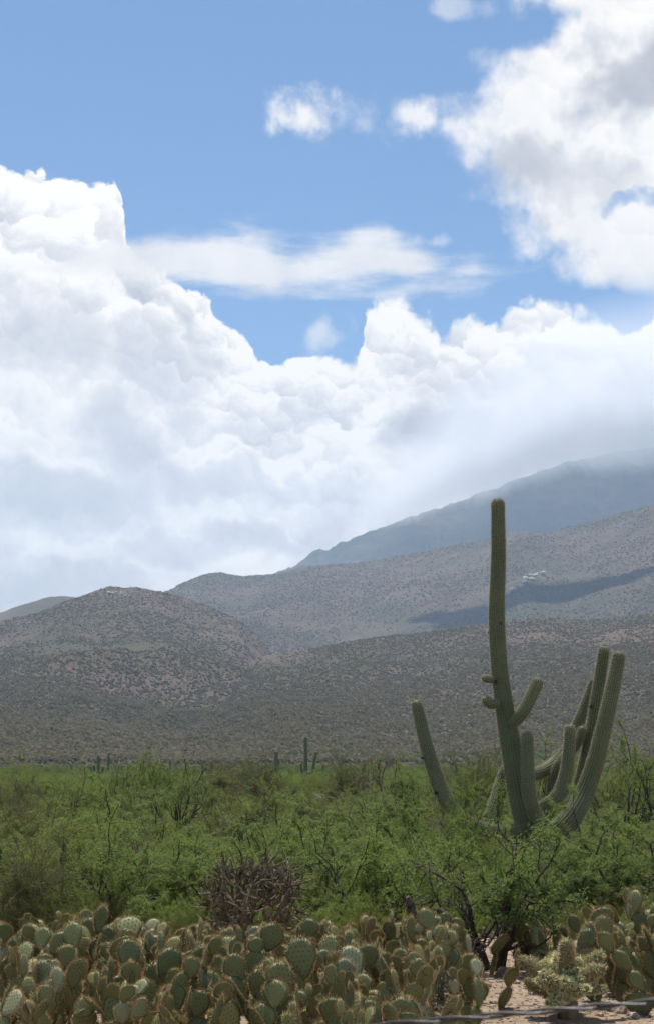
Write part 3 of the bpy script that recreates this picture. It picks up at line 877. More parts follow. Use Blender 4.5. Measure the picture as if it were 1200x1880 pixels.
def flat_mat(name, c, rough=0.6, trans=0.0):
    m, g = new_mat(name)
    p = principled(g, c, rough, 0.25)
    if trans:
        tr = g.n('ShaderNodeBsdfTranslucent'); g.put(tr.inputs[0], c + (1,))
        mx = g.n('ShaderNodeMixShader'); mx.inputs[0].default_value = trans
        m.node_tree.links.new(p, mx.inputs[1]); m.node_tree.links.new(tr.outputs[0], mx.inputs[2]); p = mx.outputs[0]
    return finish(m, g, p)
M_SPINE = flat_mat('pale_spine', (0.50, 0.45, 0.33), 0.6, 0.4)
M_WOUND = bark_mat('saguaro_wound', (0.018, 0.014, 0.012), (0.075, 0.06, 0.048), 18)

def smooth_path(pts, rad, n):
    """Catmull-Rom through the control points"""
    P = np.asarray(pts, float); Rr = np.asarray(rad, float)
    Q = np.concatenate([[2 * P[0] - P[1]], P, [2 * P[-1] - P[-2]]])
    seg = len(P) - 1
    ch = np.concatenate([[0], np.cumsum(np.linalg.norm(np.diff(P, axis=0), axis=1))])
    u = np.interp(np.linspace(0, ch[-1], n), ch, np.arange(seg + 1))
    i = np.minimum(u.astype(int), seg - 1); t = (u - i)[:, None]
    a, b, c, d = Q[i], Q[i + 1], Q[i + 2], Q[i + 3]
    out = 0.5 * (2 * b + (c - a) * t + (2 * a - 5 * b + 4 * c - d) * t ** 2 + (3 * b - a - 3 * c + d) * t ** 3)
    return out, np.interp(u, np.arange(seg + 1), Rr)

def saguaro_limb(pts, rad, ribs=18, sub=4, ring=0.05, seed=0, spine=True, depth=0.052, sp_len=0.036, sp_w=0.0030):
    """ribbed column along a path with a rounded tip; returns the column mesh and its spines"""
    rg = np.random.default_rng(seed)
    ln = np.sum(np.linalg.norm(np.diff(np.asarray(pts), axis=0), axis=1))
    n = max(8, int(ln / ring))
    C, Rr = smooth_path(pts, rad, n)
    Rr = Rr * 0.94 * (1 + 0.035 * fbm(np.linspace(0, ln * 1.1, n), np.full(n, seed * 1.3), 3, seed))
    tipr = Rr[-1]
    d_end = C[-1] - C[-2]; d_end /= np.linalg.norm(d_end)
    k = 7
    th = np.linspace(0, np.pi / 2, k + 1)[1:]
    cut = max(2, int(tipr / ring))
    C, Rr = C[:-cut] if n > cut + 4 else C, Rr[:-cut] if n > cut + 4 else Rr
    cap = np.array([C[-1] + d_end * math.sin(q) * tipr * 1.05 for q in th]); cr = np.array([max(math.cos(q), 0.03) * Rr[-1] for q in th])
    C = np.concatenate([C, cap]); Rr = np.concatenate([Rr, cr])
    n = len(C); sides = ribs * sub
    a = np.linspace(0, 2 * np.pi, sides, endpoint=False)
    prof = 1 + depth * np.cos(a * ribs)
    D = np.gradient(C, axis=0); D /= np.linalg.norm(D, axis=1)[:, None] + 1e-9
    u, _ = frame_of(D[0])
    V = np.empty((n, sides, 3)); Nn = np.empty((n, sides, 3))
    for i in range(n):
        u = u - D[i] * np.dot(u, D[i]); u /= np.linalg.norm(u); w = np.cross(D[i], u)
        dirs = np.cos(a)[:, None] * u + np.sin(a)[:, None] * w
        V[i] = C[i] + dirs * (Rr[i] * prof)[:, None]; Nn[i] = dirs
    i = np.arange(n - 1)[:, None] * sides; j = np.arange(sides)[None]; kk = (j + 1) % sides
    Q = np.stack([i + j, i + kk, i + sides + kk, i + sides + j], -1).reshape(-1, 4)
    top = np.arange(sides); T = np.stack([(n - 1) * sides + top, (n - 1) * sides + (top + 1) % sides, np.full(sides, n * sides)], -1)
    VV = np.concatenate([V.reshape(-1, 3), C[-1:] + D[-1] * 0.004])
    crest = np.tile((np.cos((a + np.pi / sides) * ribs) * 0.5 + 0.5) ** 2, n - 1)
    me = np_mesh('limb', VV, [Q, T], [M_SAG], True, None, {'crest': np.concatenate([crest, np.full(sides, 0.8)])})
    sp = None
    if spine:
        cols = np.arange(ribs) * sub
        arc = np.concatenate([[0], np.cumsum(np.linalg.norm(np.diff(C, axis=0), axis=1))])
        rows = np.arange(0, arc[-1], 0.032)
        P, Dd = [], []
        tip0 = arc[-1] - tipr * 2.2
        fi = np.interp(rows, arc, np.arange(n)); ii = np.minimum(fi.astype(int), n - 2); f = (fi - ii)[:, None]
        for c in cols:
            p = V[ii, c] * (1 - f) + V[ii + 1, c] * f; nn = Nn[ii, c]; dd = D[ii]
            tipm = np.clip((rows - tip0) / (arc[-1] - tip0 + 1e-9), 0, 1)[:, None]
            for q in range(4):
                P.append(p + rg.normal(0, 0.004, p.shape))
                Dd.append(unit_rows(nn * (1 - 0.6 * tipm) + dd * (0.15 + 0.8 * tipm) + rg.normal(0, 0.55, p.shape)))
        P, Dd = np.concatenate(P), np.concatenate(Dd)
        tw = np.tile(np.clip((rows - tip0) / (arc[-1] - tip0 + 1e-9), 0, 1), len(cols) * 4)
        SV, ST = spikes(P, Dd, rg.uniform(0.6, 1.2, len(P)) * sp_len, sp_w * (0.62 + 0.9 * tw))
        sp = np_mesh('spines', SV, [ST], [M_SPINE])
    return me, sp

def px_path(ctrl, y0, widths):
    """control points (px, py, metres behind y0) -> world points and radii"""
    P = [at(px, py, y0 + dy) for px, py, dy in ctrl]
    return [np.array(p) for p in P], [w / 2 / FPX * (y0 + c[2]) for w, c in zip(widths, ctrl)]

def giant_saguaro():
    Y = 25.0
    root = empty('saguaro', (SAG.x, SAG.y, gzf(SAG.x, SAG.y) - 0.05))
    tag(root, 'giant many-armed green saguaro towering over the bushes on the right', 'cactus')
    inv = Matrix.Translation(-Vector(root.location))
    def limb(name, ctrl, widths, ribs, seed, spine=True, lab=None, ring=0.05):
        pts, rad = px_path(ctrl, Y, widths)
        o0 = np.array(root.location)
        me, sp = saguaro_limb([p - o0 for p in pts], rad, ribs, 4, ring, seed, spine)
        me.name = name
        ob = mesh_obj(name, me, root)
        if lab: ob['label'] = lab
        if sp is not None: mesh_obj('spines', sp, ob)
        return ob
    tr = limb('trunk', [(1000, 1606, 0), (992, 1570, 0), (976, 1530, 0), (957, 1470, 0), (944, 1400, 0), (934, 1350, 0), (921, 1270, 0), (914, 1200, 0), (911, 1120, 0),
                   (914, 1020, 0), (913, 917, 0)], [66, 60, 52, 45, 41, 37, 32, 30, 29, 27, 25], 24, 1)
    limb('arm', [(938, 1328, -0.15), (948, 1322, -0.30), (962, 1303, -0.36), (976, 1275, -0.36), (990, 1243, -0.34)], [16, 19, 22, 22, 20], 17, 2, lab='short arm on the right of the trunk above the bushes')
    limb('arm', [(992, 1536, -0.2), (993, 1512, -0.42), (979, 1490, -0.50), (970, 1450, -0.52), (968, 1400, -0.50), (967, 1342, -0.48)], [22, 25, 25, 24, 23, 21], 18, 3,
         lab='upright arm right in front of the trunk')
    limb('arm', [(972, 1496, 0.0), (1000, 1480, -0.2), (1022, 1462, -0.3), (1036, 1430, -0.3), (1043, 1385, -0.3), (1046, 1328, -0.28)], [22, 25, 25, 24, 22, 19], 18, 4,
         lab='curved arm rising beside the upright one')
    limb('arm', [(985, 1560, 0.0), (1015, 1535, -0.1), (1048, 1500, -0.1), (1072, 1455, 0), (1092, 1400, 0), (1110, 1325, 0), (1124, 1262, 0.05), (1137, 1196, 0.1)],
         [42, 42, 39, 34, 31, 28, 26, 23], 21, 5, lab='long thick arm farthest to the right')
    limb('arm', [(1030, 1520, 0.5), (1052, 1478, 0.6), (1070, 1420, 0.62), (1086, 1340, 0.6), (1098, 1260, 0.58), (1109, 1186, 0.55)], [26, 26, 25, 24, 22, 20], 18, 6,
         lab='tall arm just left of the farthest one')
    limb('arm', [(950, 1425, 0.2), (985, 1420, 0.7), (1012, 1405, 0.95), (1040, 1378, 1.0), (1062, 1325, 1.0), (1078, 1280, 1.0), (1090, 1243, 1.0)], [22, 24, 24, 24, 21, 16, 12], 18, 7,
         lab='arm sweeping out behind the others')
    limb('arm', [(1004, 1520, 0.6), (1012, 1452, 0.75), (1022, 1412, 0.72), (1044, 1382, 0.6), (1062, 1358, 0.52), (1071, 1330, 0.5)], [18, 19, 20, 20, 18, 15], 16, 8,
         lab='small bent arm between the upright ones')
    limb('arm', [(975, 1520, -0.1), (930, 1528, -0.3), (880, 1520, -0.55), (842, 1500, -0.65), (816, 1465, -0.65), (798, 1420, -0.6), (780, 1360, -0.55), (762, 1284, -0.5)],
         [28, 25, 24, 26, 28, 26, 24, 20], 19, 9, lab='leaning arm standing apart on the left')
    limb('arm', [(945, 1405, 0.25), (928, 1412, 0.45), (919, 1440, 0.5), (910, 1475, 0.42), (901, 1502, 0.36), (893, 1535, 0.3)], [12, 18, 23, 26, 28, 27], 18, 10,
         lab='pale arm drooping behind the trunk')
    limb('bud', [(906, 1248, -0.1), (897, 1247, -0.2), (884, 1244, -0.26)], [9, 15, 14], 10, 11, ring=0.02)
    limb('bud', [(912, 1290, -0.15), (903, 1293, -0.26), (894, 1289, -0.32), (889, 1278, -0.34)], [15, 18, 18, 15], 11, 12, ring=0.02)
    limb('bud', [(904, 1162, 0.0), (899, 1161, 0.05), (895, 1158, 0.08)], [5, 8, 7], 8, 13, ring=0.015)
    # woodpecker holes and old wounds
    mb = MB()
    def boss(px, py, y, r, name='wound'):
        p = np.array(at(px, py, y)) - np.array(root.location)
        b = MB(); b.tube([p + np.array([0, 0.06, 0]), p + np.array([0, -0.008, 0.0]), p + np.array([0, -0.014, 0])], [r, r, r * 0.55], 9, True, 0, 0.3, np.random.default_rng(int(px)))
        mesh_obj(name, b.build(name, [M_WOUND]), root)
    for px, py, yy, r in ((918, 1144, 24.87, 0.032), (908, 1251, 24.85, 0.035), (1084, 1297, 25.48, 0.03), (800, 1456, 24.26, 0.03), (774, 1392, 24.35, 0.022), (962, 1372, 24.84, 0.02)):
        boss(px, py, yy, r)
    # lumpy old wood at the foot
    b = MB()
    for px, py, r, dy in ((984, 1548, 0.15, -0.28), (1000, 1562, 0.17, -0.25), (992, 1580, 0.2, -0.2), (1004, 1600, 0.22, -0.15)):
        p = np.array(at(px, py, Y + dy)) - np.array(root.location)
        q = np.linspace(-1, 1, 7)
        b.tube([p + np.array([0.05 * t, 0, 0.8 * r * t]) for t in q], [r * math.sqrt(max(0.05, 1 - t * t)) for t in q], 12, True, 0, 0.25, np.random.default_rng(int(py)))
    mesh_obj('stump_scar', b.build('stump_scar', [bark_mat('old_wood', (0.05, 0.045, 0.03), (0.115, 0.1, 0.07), 9)], True), root)
giant_saguaro()

def far_saguaro(label, y, stems, ribs=12, group=None):
    """stems: list of control lists (px, py) with pixel width; first is the trunk"""
    b = stems[0][0][0]
    g0 = at(b[0], b[1], y)
    root = empty('saguaro', (g0.x, y, gzf(g0.x, y) - 0.05))
    tag(root, label, 'cactus', group)
    o0 = np.array(root.location)
    for i, (ctrl, w) in enumerate(stems):
        pts = [np.array(at(px, py, y)) - o0 for px, py in ctrl]
        if i == 0: pts[0] = np.array([0, 0, 0.0]); 
        if len(pts) == 2: pts = [pts[0], (pts[0] + pts[1]) / 2 + np.array([0.01, 0, 0]), pts[1]]
        me, _ = saguaro_limb(pts, [w * 1.2 / 2 / FPX * y * k for k in np.linspace(1.0, 0.85, len(pts))], ribs, 2, 0.25, int(b[0]) + i, False)
        ob = mesh_obj('trunk' if i == 0 else 'arm', me, root)
        tipc = pts[-1]; r = w / 2 / FPX * y
        sp = np.random.default_rng(i).normal(0, 1, (90, 3)); sp[:, 2] = np.abs(sp[:, 2]); sp = unit_rows(sp)
        SV, ST = spikes(tipc + sp * r * 0.75 - np.array([0, 0, r]), sp, r * 0.4, r * 0.07)
        mesh_obj('tip_spines', np_mesh('tip_spines', SV, [ST], [M_SPINE]), ob)
far_saguaro('tall slim saguaro with raised arms, largest of the distant group', 170, [([(561, 1424), (561, 1347)], 6), ([(563, 1420), (573, 1416), (577, 1395), (582, 1373)], 5), ([(560, 1422), (554, 1416), (552, 1394)], 4.5)])
far_saguaro('short distant saguaro standing right of the tallest distant one', 175, [([(593, 1426), (593, 1397)], 4.5), ([(593, 1424), (600, 1420), (602, 1411)], 4), ([(592, 1425), (587, 1423), (585, 1417)], 4)])
far_saguaro('distant saguaro with a close side arm behind a rounded bush', 165, [([(507, 1420), (507, 1373)], 6), ([(509, 1412), (511, 1404), (511, 1387)], 4)])
far_saguaro('leaning distant saguaro left of the rounded bush', 110, [([(492, 1440), (489, 1420), (486, 1400)], 5)])
far_saguaro('short pair of pale stems below the rounded bush', 105, [([(507, 1441), (507, 1421)], 4.5), ([(508, 1440), (514, 1434), (520, 1420)], 4)])
far_saguaro('distant saguaro with low upturned arms on the left', 210, [([(181, 1424), (181, 1382)], 5), ([(182, 1419), (188, 1416), (189, 1403)], 4.5), ([(180, 1418), (174, 1415), (172, 1399)], 4.5), ([(180, 1421), (169, 1419), (166, 1400)], 3.6)])
for px, py, w, y, lab in ((199, 1379, 3.6, 260, 'thin saguaro pole just right of the left armed one'), (215, 1388, 3, 330, 'tiny thin saguaro second right of the left armed one'),
                          (131, 1399, 3.6, 260, 'small distant saguaro left of the left armed one'), (110, 1407, 3.4, 260, 'stubby saguaro near the left end of the row'),
                          (52, 1406, 3.2, 280, 'tiny saguaro nearest the left edge of the plain'), (88, 1432, 4, 95, 'short saguaro tip poking from bushes on the left'),
                          (265, 1392, 3, 330, 'faint thin saguaro midway between two bare bushes'), (312, 1390, 4, 230, 'thin saguaro behind the forking bare twigs'),
                          (372, 1392, 4.4, 220, 'plain saguaro post standing alone left of centre'), (388, 1395, 3, 320, 'small saguaro just right of the lone post'),
                          (412, 1404, 3.4, 250, 'stubby saguaro between the lone post and centre'), (444, 1394, 3, 340, 'tiny saguaro left of the rounded olive bush')):
    far_saguaro(lab, y, [([(px, 1428 if y > 150 else 1455), (px + random.uniform(-1, 1), py)], w)])

# ------------------------------------------------------------------ prickly pears
def pad_mat():
    m, g = new_mat('prickly_pear_skin')
    o = obco(g); r = objrand(g)
    n = g.noise(g.v('ADD', o, g.v('SCALE', (1, 1, 1), scale=g.mul(r, 9.0))), 7.0, 4, 0.6)
    c = g.mix(r, (0.094, 0.114, 0.044), (0.158, 0.170, 0.064))
    c = g.mix(g.mul(g.step(n, 0.45, 0.75), 0.5), c, (0.15, 0.15, 0.075))
    yel = g.step(g.m('FRACT', g.mul(r, 7.31)), 0.78, 0.95)
    c = g.mix(g.mul(yel, 0.6), c, (0.22, 0.20, 0.07))
    pale = g.step(g.m('FRACT', g.mul(r, 11.9)), 0.91, 0.93)  # sunlit pads put into the colour: some drawn at random are paler
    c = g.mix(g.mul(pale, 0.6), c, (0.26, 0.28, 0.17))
    dead = g.step(g.m('FRACT', g.mul(r, 23.7)), 0.98, 0.985)
    c = g.mix(g.mul(dead, 0.7), c, (0.21, 0.165, 0.09))
    cork = g.step(g.noise(o, 22.0, 3, 0.6), 0.66, 0.74)
    c = g.mix(g.mul(cork, 0.5), c, (0.23, 0.19, 0.13))
    return finish(m, g, principled(g, c, 0.55, 0.28, bump(g, n, 0.3, 0.02)))
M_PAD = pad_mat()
M_RUST = flat_mat('rust_spine', (0.52, 0.32, 0.13), 0.6, 0.45)
M_STRAW = flat_mat('straw_spine', (0.50, 0.40, 0.22), 0.6, 0.3)
M_AREOLE = flat_mat('areole', (0.075, 0.05, 0.03), 0.9)

def pad_meshes(seed):
    """one pad standing on the origin in the xz-plane, and its spines"""
    rg = np.random.default_rng(seed)
    H, W, TH = rg.uniform(0.205, 0.295), rg.uniform(0.180, 0.235), rg.uniform(0.020, 0.028)
    ns, nr = 22, 4
    a = np.linspace(0, 2 * np.pi, ns, endpoint=False)
    lop = rg.uniform(-0.12, 0.12)
    def outline(t):
        x = np.sin(t); z = -np.cos(t)
        zz = (z + 1) / 2
        wf = 0.40 + 0.60 * np.clip(zz / 0.62, 0, 1) ** 0.8
        return x * W / 2 * wf * (1 + lop * x) * (1 + 0.02 * np.sin(5 * t + seed)), zz * H
    ox, oz = outline(a)
    bend = rg.uniform(-0.5, 0.5); cz = H * 0.52
    def surf(x, z, k, side):
        y = side * TH / 2 * np.sqrt(np.clip(1 - k ** 2.6, 0, 1)) * (0.75 + 0.25 * z / H)
        return y + bend * ((z - cz) ** 2) + 0.25 * bend * x * x * 3
    V = [];
    for side in (1, -1):
        for q in range(1, nr):
            k = q / nr
            x, z = ox * k, cz + (oz - cz) * k
            V.append(np.stack([x, surf(x, z, k, side), z], -1))
    V.append(np.stack([ox, surf(ox, oz, 1.0, 1), oz], -1))
    V = np.concatenate(V)
    c0 = len(V); V = np.concatenate([V, [[0, surf(0, cz, 0, 1), cz]], [[0, surf(0, cz, 0, -1), cz]]])
    Q, T = [], []
    j = np.arange(ns); k = (j + 1) % ns
    rim = 2 * (nr - 1) * ns
    for s_, base in ((0, 0), (1, (nr - 1) * ns)):
        rings = [base + i * ns for i in range(nr - 1)] + [rim]
        for p, q in zip(rings[:-1], rings[1:]):
            f = np.stack([p + j, p + k, q + k, q + j], -1); Q.append(f[:, ::-1] if s_ == 0 else f)
        f = np.stack([np.full(ns, c0 + s_), base + k, base + j], -1); T.append(f[:, ::-1] if s_ == 0 else f)
    pm = np_mesh('pad', V, [np.concatenate(Q), np.concatenate(T)], [M_PAD], True)
    # spines: areoles in a staggered grid on both faces, thick rusty tufts on the rim
    P, D, mt, L, Wd = [], [], [], [], []
    sp = 0.034
    for side in (1, -1):
        for r_ in range(int(H / sp) + 1):
            for c_ in range(-5, 6):
                x = (c_ + 0.5 * (r_ % 2)) * sp + rg.normal(0, 0.002); z = 0.03 + r_ * sp * 0.9
                if z > H: continue
                t = math.atan2(x / (W / 2), -(z - cz) / (H / 2))
                bx, bz = outline(np.array([t])); k_ = math.hypot(x, z - cz) / (math.hypot(bx[0], bz[0] - cz) + 1e-6)
                if k_ > 0.93: continue
                p = np.array([x, surf(x, z, k_, side), z])
                P.append(p); D.append([0, side, 0.1]); mt.append(2); L.append(0.005); Wd.append(0.0075)
                for q in range(rg.integers(1, 3)):
                    P.append(p); D.append([rg.normal(0, 0.5), side, rg.normal(-0.1, 0.5)]); mt.append(1 if rg.random() < 0.75 else 0); L.append(rg.uniform(0.015, 0.032)); Wd.append(0.0011)
    tr = np.linspace(0.9, 2 * np.pi - 0.9, 34)
    rx, rz = outline(tr)
    for x, z in zip(rx, rz):
        d0 = np.array([x / (W / 2), 0, (z - cz) / (H / 2)]); d0 /= np.linalg.norm(d0)
        p = np.array([x, surf(x, z, 1.0, 1), z])
        for q in range(4):
            up_ = z / H
            P.append(p + rg.normal(0, 0.002, 3)); D.append(d0 + rg.normal(0, 0.45, 3)); mt.append(0 if rg.random() < 0.72 else 1)
            L.append(rg.uniform(0.010, 0.036) * (0.5 + 0.7 * up_)); Wd.append(0.0021)
    P, D, mt, L, Wd = np.array(P), unit_rows(np.array(D, float)), np.array(mt), np.array(L), np.array(Wd)
    SV, ST = spikes(P, D, L, Wd)
    sm = np_mesh('spines', SV, [ST], [M_RUST, M_STRAW, M_AREOLE], False, np.tile(mt, 3))
    return pm, sm, H, W, outline
PADS = [pad_meshes(600 + i) for i in range(8)]

def pad_obj(root, mtx, var, scale):
    pm, sm = PADS[var][:2]
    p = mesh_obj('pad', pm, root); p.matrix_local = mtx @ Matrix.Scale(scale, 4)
    q = mesh_obj('spines', sm, p)
    return p

def prickly_pear(x, y, n, label, group=None, height=0.62, spread=0.42, seed=0, extra=None, lean=0.0):
    rg = random.Random(seed)
    root = empty('prickly_pear', (x, y, gzf(x, y)))
    tag(root, label, 'cactus', group)
    made = []
    count = 0
    def put(pos, rot, sc_, lev, var):
        nonlocal count
        m = Matrix.Translation(pos) @ rot.to_4x4()
        pad_obj(root, m, var, sc_); count += 1
        made.append((m, sc_, lev, var))
    nb = max(3, n // 4)
    for i in range(nb):
        a = 2 * math.pi * (i + rg.uniform(-0.3, 0.3)) / nb
        r = spread * math.sqrt(rg.uniform(0.05, 1.0)) * 0.75
        tilt = rg.uniform(0.0, 0.28)
        rot = (Matrix.Rotation(a, 3, 'Z') @ Matrix.Rotation(tilt, 3, 'Y') @ Matrix.Rotation(rg.gauss(0, 1.0) - a, 3, 'Z') @ Matrix.Rotation(rg.uniform(-0.15, 0.15), 3, 'X'))
        px_, py_ = x + math.cos(a) * r, y + math.sin(a) * r
        put(Vector((math.cos(a) * r, math.sin(a) * r, gzf(px_, py_) - gzf(x, y) - 0.025)), rot, rg.uniform(0.9, 1.15), 0, rg.randrange(8))
    tries = 0
    while count < n and tries < n * 12:
        tries += 1
        m, s0, lev, var = rg.choice(made)
        if lev >= 3: continue
        H, W, outl = PADS[var][2:]
        t = math.pi + rg.uniform(-1.15, 1.15)
        ox, oz = outl(np.array([t]))
        loc = m @ (Vector((float(ox[0]), 0, float(oz[0]))) * s0 * 0.97)
        if loc.z > height * 0.70: continue
        ang = (t - math.pi) * -0.75
        R3 = m.to_3x3().normalized() @ Matrix.Rotation(-ang, 3, 'Y') @ Matrix.Rotation(rg.uniform(-0.8, 0.8), 3, 'Z') @ Matrix.Rotation(rg.uniform(-0.22, 0.22), 3, 'X')
        upv = R3 @ Vector((0, 0, 1))
        if upv.z < 0.55: continue
        # keep siblings apart
        tip = loc + upv * 0.12
        if any((tip - (mm @ (Vector((0, 0, 0.12)) * ss))).length < 0.080 for mm, ss, _, _ in made): continue
        put(loc, R3, s0 * rg.uniform(0.64, 1.03), lev + 1, rg.randrange(8))
    if extra:
        for pos, rz, tilt, s_ in extra:
            put(Vector(pos), Matrix.Rotation(rz, 3, 'Z') @ Matrix.Rotation(tilt, 3, 'X'), s_, 9, 2)
    return root

def pears():
    rg = random.Random(21)
    group = 'prickly pears massed across the foreground'
    rows = [(9.9, -60, 700, 8), (10.8, -30, 800, 9), (11.7, -20, 840, 9), (12.6, 0, 800, 8), (13.5, 20, 760, 8)]
    k = 0
    for ri, (y, x0, x1, n) in enumerate(rows):
        for i in range(n):
            px = x0 + (x1 - x0) * i / (n - 1) + rg.uniform(-25, 25)
            yy = y + rg.uniform(-0.3, 0.3)
            xx = (px - 600) / FPX * yy
            place = 'at the left end' if i < 2 else ('at the right end' if i >= n - 2 else ('left of the middle' if i < n / 2 else 'right of the middle'))
            row = ('nearest row', 'second row', 'middle row', 'fourth row', 'back row')[ri]
            nth = {0: 'first', 1: 'second', 2: 'third', 3: 'fourth', 4: 'fifth', 5: 'sixth', 6: 'seventh', 7: 'eighth', 8: 'ninth'}[i]
            prickly_pear(xx, yy, rg.randint(23, 29), 'clumped green prickly pear, %s from the left in the %s of the mass' % (nth, row), group,
                         rg.choice((0.40, 0.52, 0.58, 0.66, 0.76)), 0.50, 1000 + k)
            k += 1
    q = at(178, 1712, 12.0)
    prickly_pear(q.x, 12.0, 22, 'prickly pear with one tall narrow pale pad standing up on the left', None, 0.62, 0.40, 3003,
                 extra=[((0.0, 0, 0.30), 0.95, 0.12, 1.0), ((0.005, 0.0, q.z - gzf(q.x, 12.0) - 0.02), 1.22, 0.16, 1.08)])
    for i, (px, py, yy, n, h, lab) in enumerate((
            (1125, 1830, 12.0, 30, 0.64, 'prickly pear directly behind the pale spiny cholla'), (1185, 1830, 11.6, 34, 0.76, 'tall prickly pear in front at the right edge'),
            (1160, 1790, 12.6, 36, 0.90, 'tallest prickly pear of the clump at the right edge'), (1090, 1770, 13.1, 26, 0.62, 'prickly pear at the back left of the right-hand clump'),
            (1225, 1780, 12.7, 34, 0.98, 'prickly pear half cut off by the right edge'), (1190, 1760, 13.6, 34, 0.98, 'prickly pear at the very back of the right-hand clump'),
            (975, 1760, 14.2, 9, 0.40, 'small prickly pear just right of the bush with the visible trunk'), (838, 1765, 13.6, 8, 0.36, 'small prickly pear just left of the bush with the visible trunk'),
            (1035, 1765, 13.8, 9, 0.42, 'low prickly pear behind the top of the pale cholla'))):
        xx = (px - 600) / FPX * yy
        prickly_pear(xx, yy, n, lab, None, h, 0.42, 2000 + i)
pears()

# ------------------------------------------------------------------ the bush with the visible trunk
p = at(905, 1762, 14.0)
tm = shrub_meshes(783, 1.5, 2.0, 7, 0.95, 3, (3, 4), 24000, (0.046, 0.010), M_MESQ, M_BARK, 0.12, trunk_r=0.045, upright=0.02, clear=0.55)
KINDS['trunk_bush'] = [tm]; NAMES['trunk_bush'] = ('mesquite_bush', 'bush')
shrub('trunk_bush', p.x, 14.0, 1.0, 0.92, 'feathery bush with thick dark trunk rising at the end of the sandy gap')

# ------------------------------------------------------------------ chollas
M_CHOLLA = bark_mat('cholla_skin', (0.10, 0.11, 0.05), (0.17, 0.155, 0.08), 25)
M_CHOLLA_SP = flat_mat('cholla_spine', (0.78, 0.75, 0.45), 0.55, 0.4)
M_CHOLLA_OLD = flat_mat('cholla_old_spine', (0.46, 0.36, 0.19), 0.8, 0.2)
M_STAG = bark_mat('staghorn_skin', (0.052, 0.040, 0.026), (0.20, 0.16, 0.105), 16)

def teddy_cholla():
    rg = np.random.default_rng(33); r2 = random.Random(33)
    p = at(1040, 1846, 11.3)
    root = empty('cholla', (p.x, p.y, gzf(p.x, p.y)))
    root.scale = (1.68, 1.6, 1.36)
    tag(root, 'pale bristly cholla covered in straw-coloured spines on the sand', 'cactus')
    def joint(seed, L, r, old):
        g_ = np.random.default_rng(seed)
        b = MB(); t = np.linspace(0, 1, 7)
        b.tube([(0.10 * L * math.sin(q * 2.2), 0, L * q) for q in t], [r * k for k in (0.6, 0.95, 1, 1, 0.97, 0.85, 0.4)], 9, True, 0, 0.15, g_)
        n = int(420 * L / 0.16)
        a = g_.uniform(0, 6.283, n); z = g_.uniform(0.02, 1.0, n)
        ra = r * np.interp(z, t, (0.6, 0.95, 1, 1, 0.97, 0.85, 0.4))
        P = np.stack([0.10 * L * np.sin(z * 2.2) + np.cos(a) * ra, np.sin(a) * ra, L * z], -1)
        D = unit_rows(np.stack([np.cos(a), np.sin(a), np.where(z > 0.85, 0.8, 0.25)], -1) + g_.normal(0, 0.45, (n, 3)))
        SV, ST = spikes(P, D, g_.uniform(0.009, 0.019, n), 0.0020)
        return b.build('branch', [M_CHOLLA], True), np_mesh('spines', SV, [ST], [M_CHOLLA_OLD if old else M_CHOLLA_SP])
    var = [joint(i, 0.16, 0.022, False) for i in range(4)]; old = [joint(9 + i, 0.16, 0.024, True) for i in range(2)]
    tb = MB(); tb.tube([(0, 0, -0.03), (0.01, 0, 0.08), (0.0, 0.01, 0.20), (0.02, 0, 0.30)], [0.05, 0.045, 0.04, 0.035], 9, True, 0, 0.3, rg)
    tk = mesh_obj('trunk', tb.build('trunk', [M_STAG], True), root)
    cnt = 0
    def grow(pos, rot, lev, s_):
        nonlocal cnt
        pm, sm = (old if lev == 0 else var)[r2.randrange(2 if lev == 0 else 4)]
        o = mesh_obj('branch', pm, root); o.matrix_local = Matrix.Translation(pos) @ rot.to_4x4() @ Matrix.Scale(s_, 4)
        mesh_obj('spines', sm, o); cnt += 1
        tip = o.matrix_local @ Vector((0.013, 0, 0.15))
        if lev >= 2: return
        for i in range(3 if lev == 0 else r2.randint(1, 2)):
            z = r2.uniform(0.75, 1.0)
            q = o.matrix_local @ Vector((0.01, 0, 0.16 * z))
            nr_ = rot @ Matrix.Rotation(r2.uniform(0, 6.28), 3, 'Z') @ Matrix.Rotation(r2.uniform(0.25, 0.65), 3, 'Y')
            d = nr_ @ Vector((0, 0, 1))
            if d.z < -0.15 or q.z > 0.50: continue
            grow(q, nr_, lev + 1, s_ * r2.uniform(0.72, 0.95))
    for i in range(8):
        a = 6.283 * i / 8 + r2.uniform(-0.3, 0.3)
        rot = Matrix.Rotation(a, 3, 'Z') @ Matrix.Rotation(r2.uniform(0.35, 1.15), 3, 'Y')
        grow(Vector((0, 0, r2.uniform(0.10, 0.26))), rot, 0, r2.uniform(1.25, 1.6))
teddy_cholla()

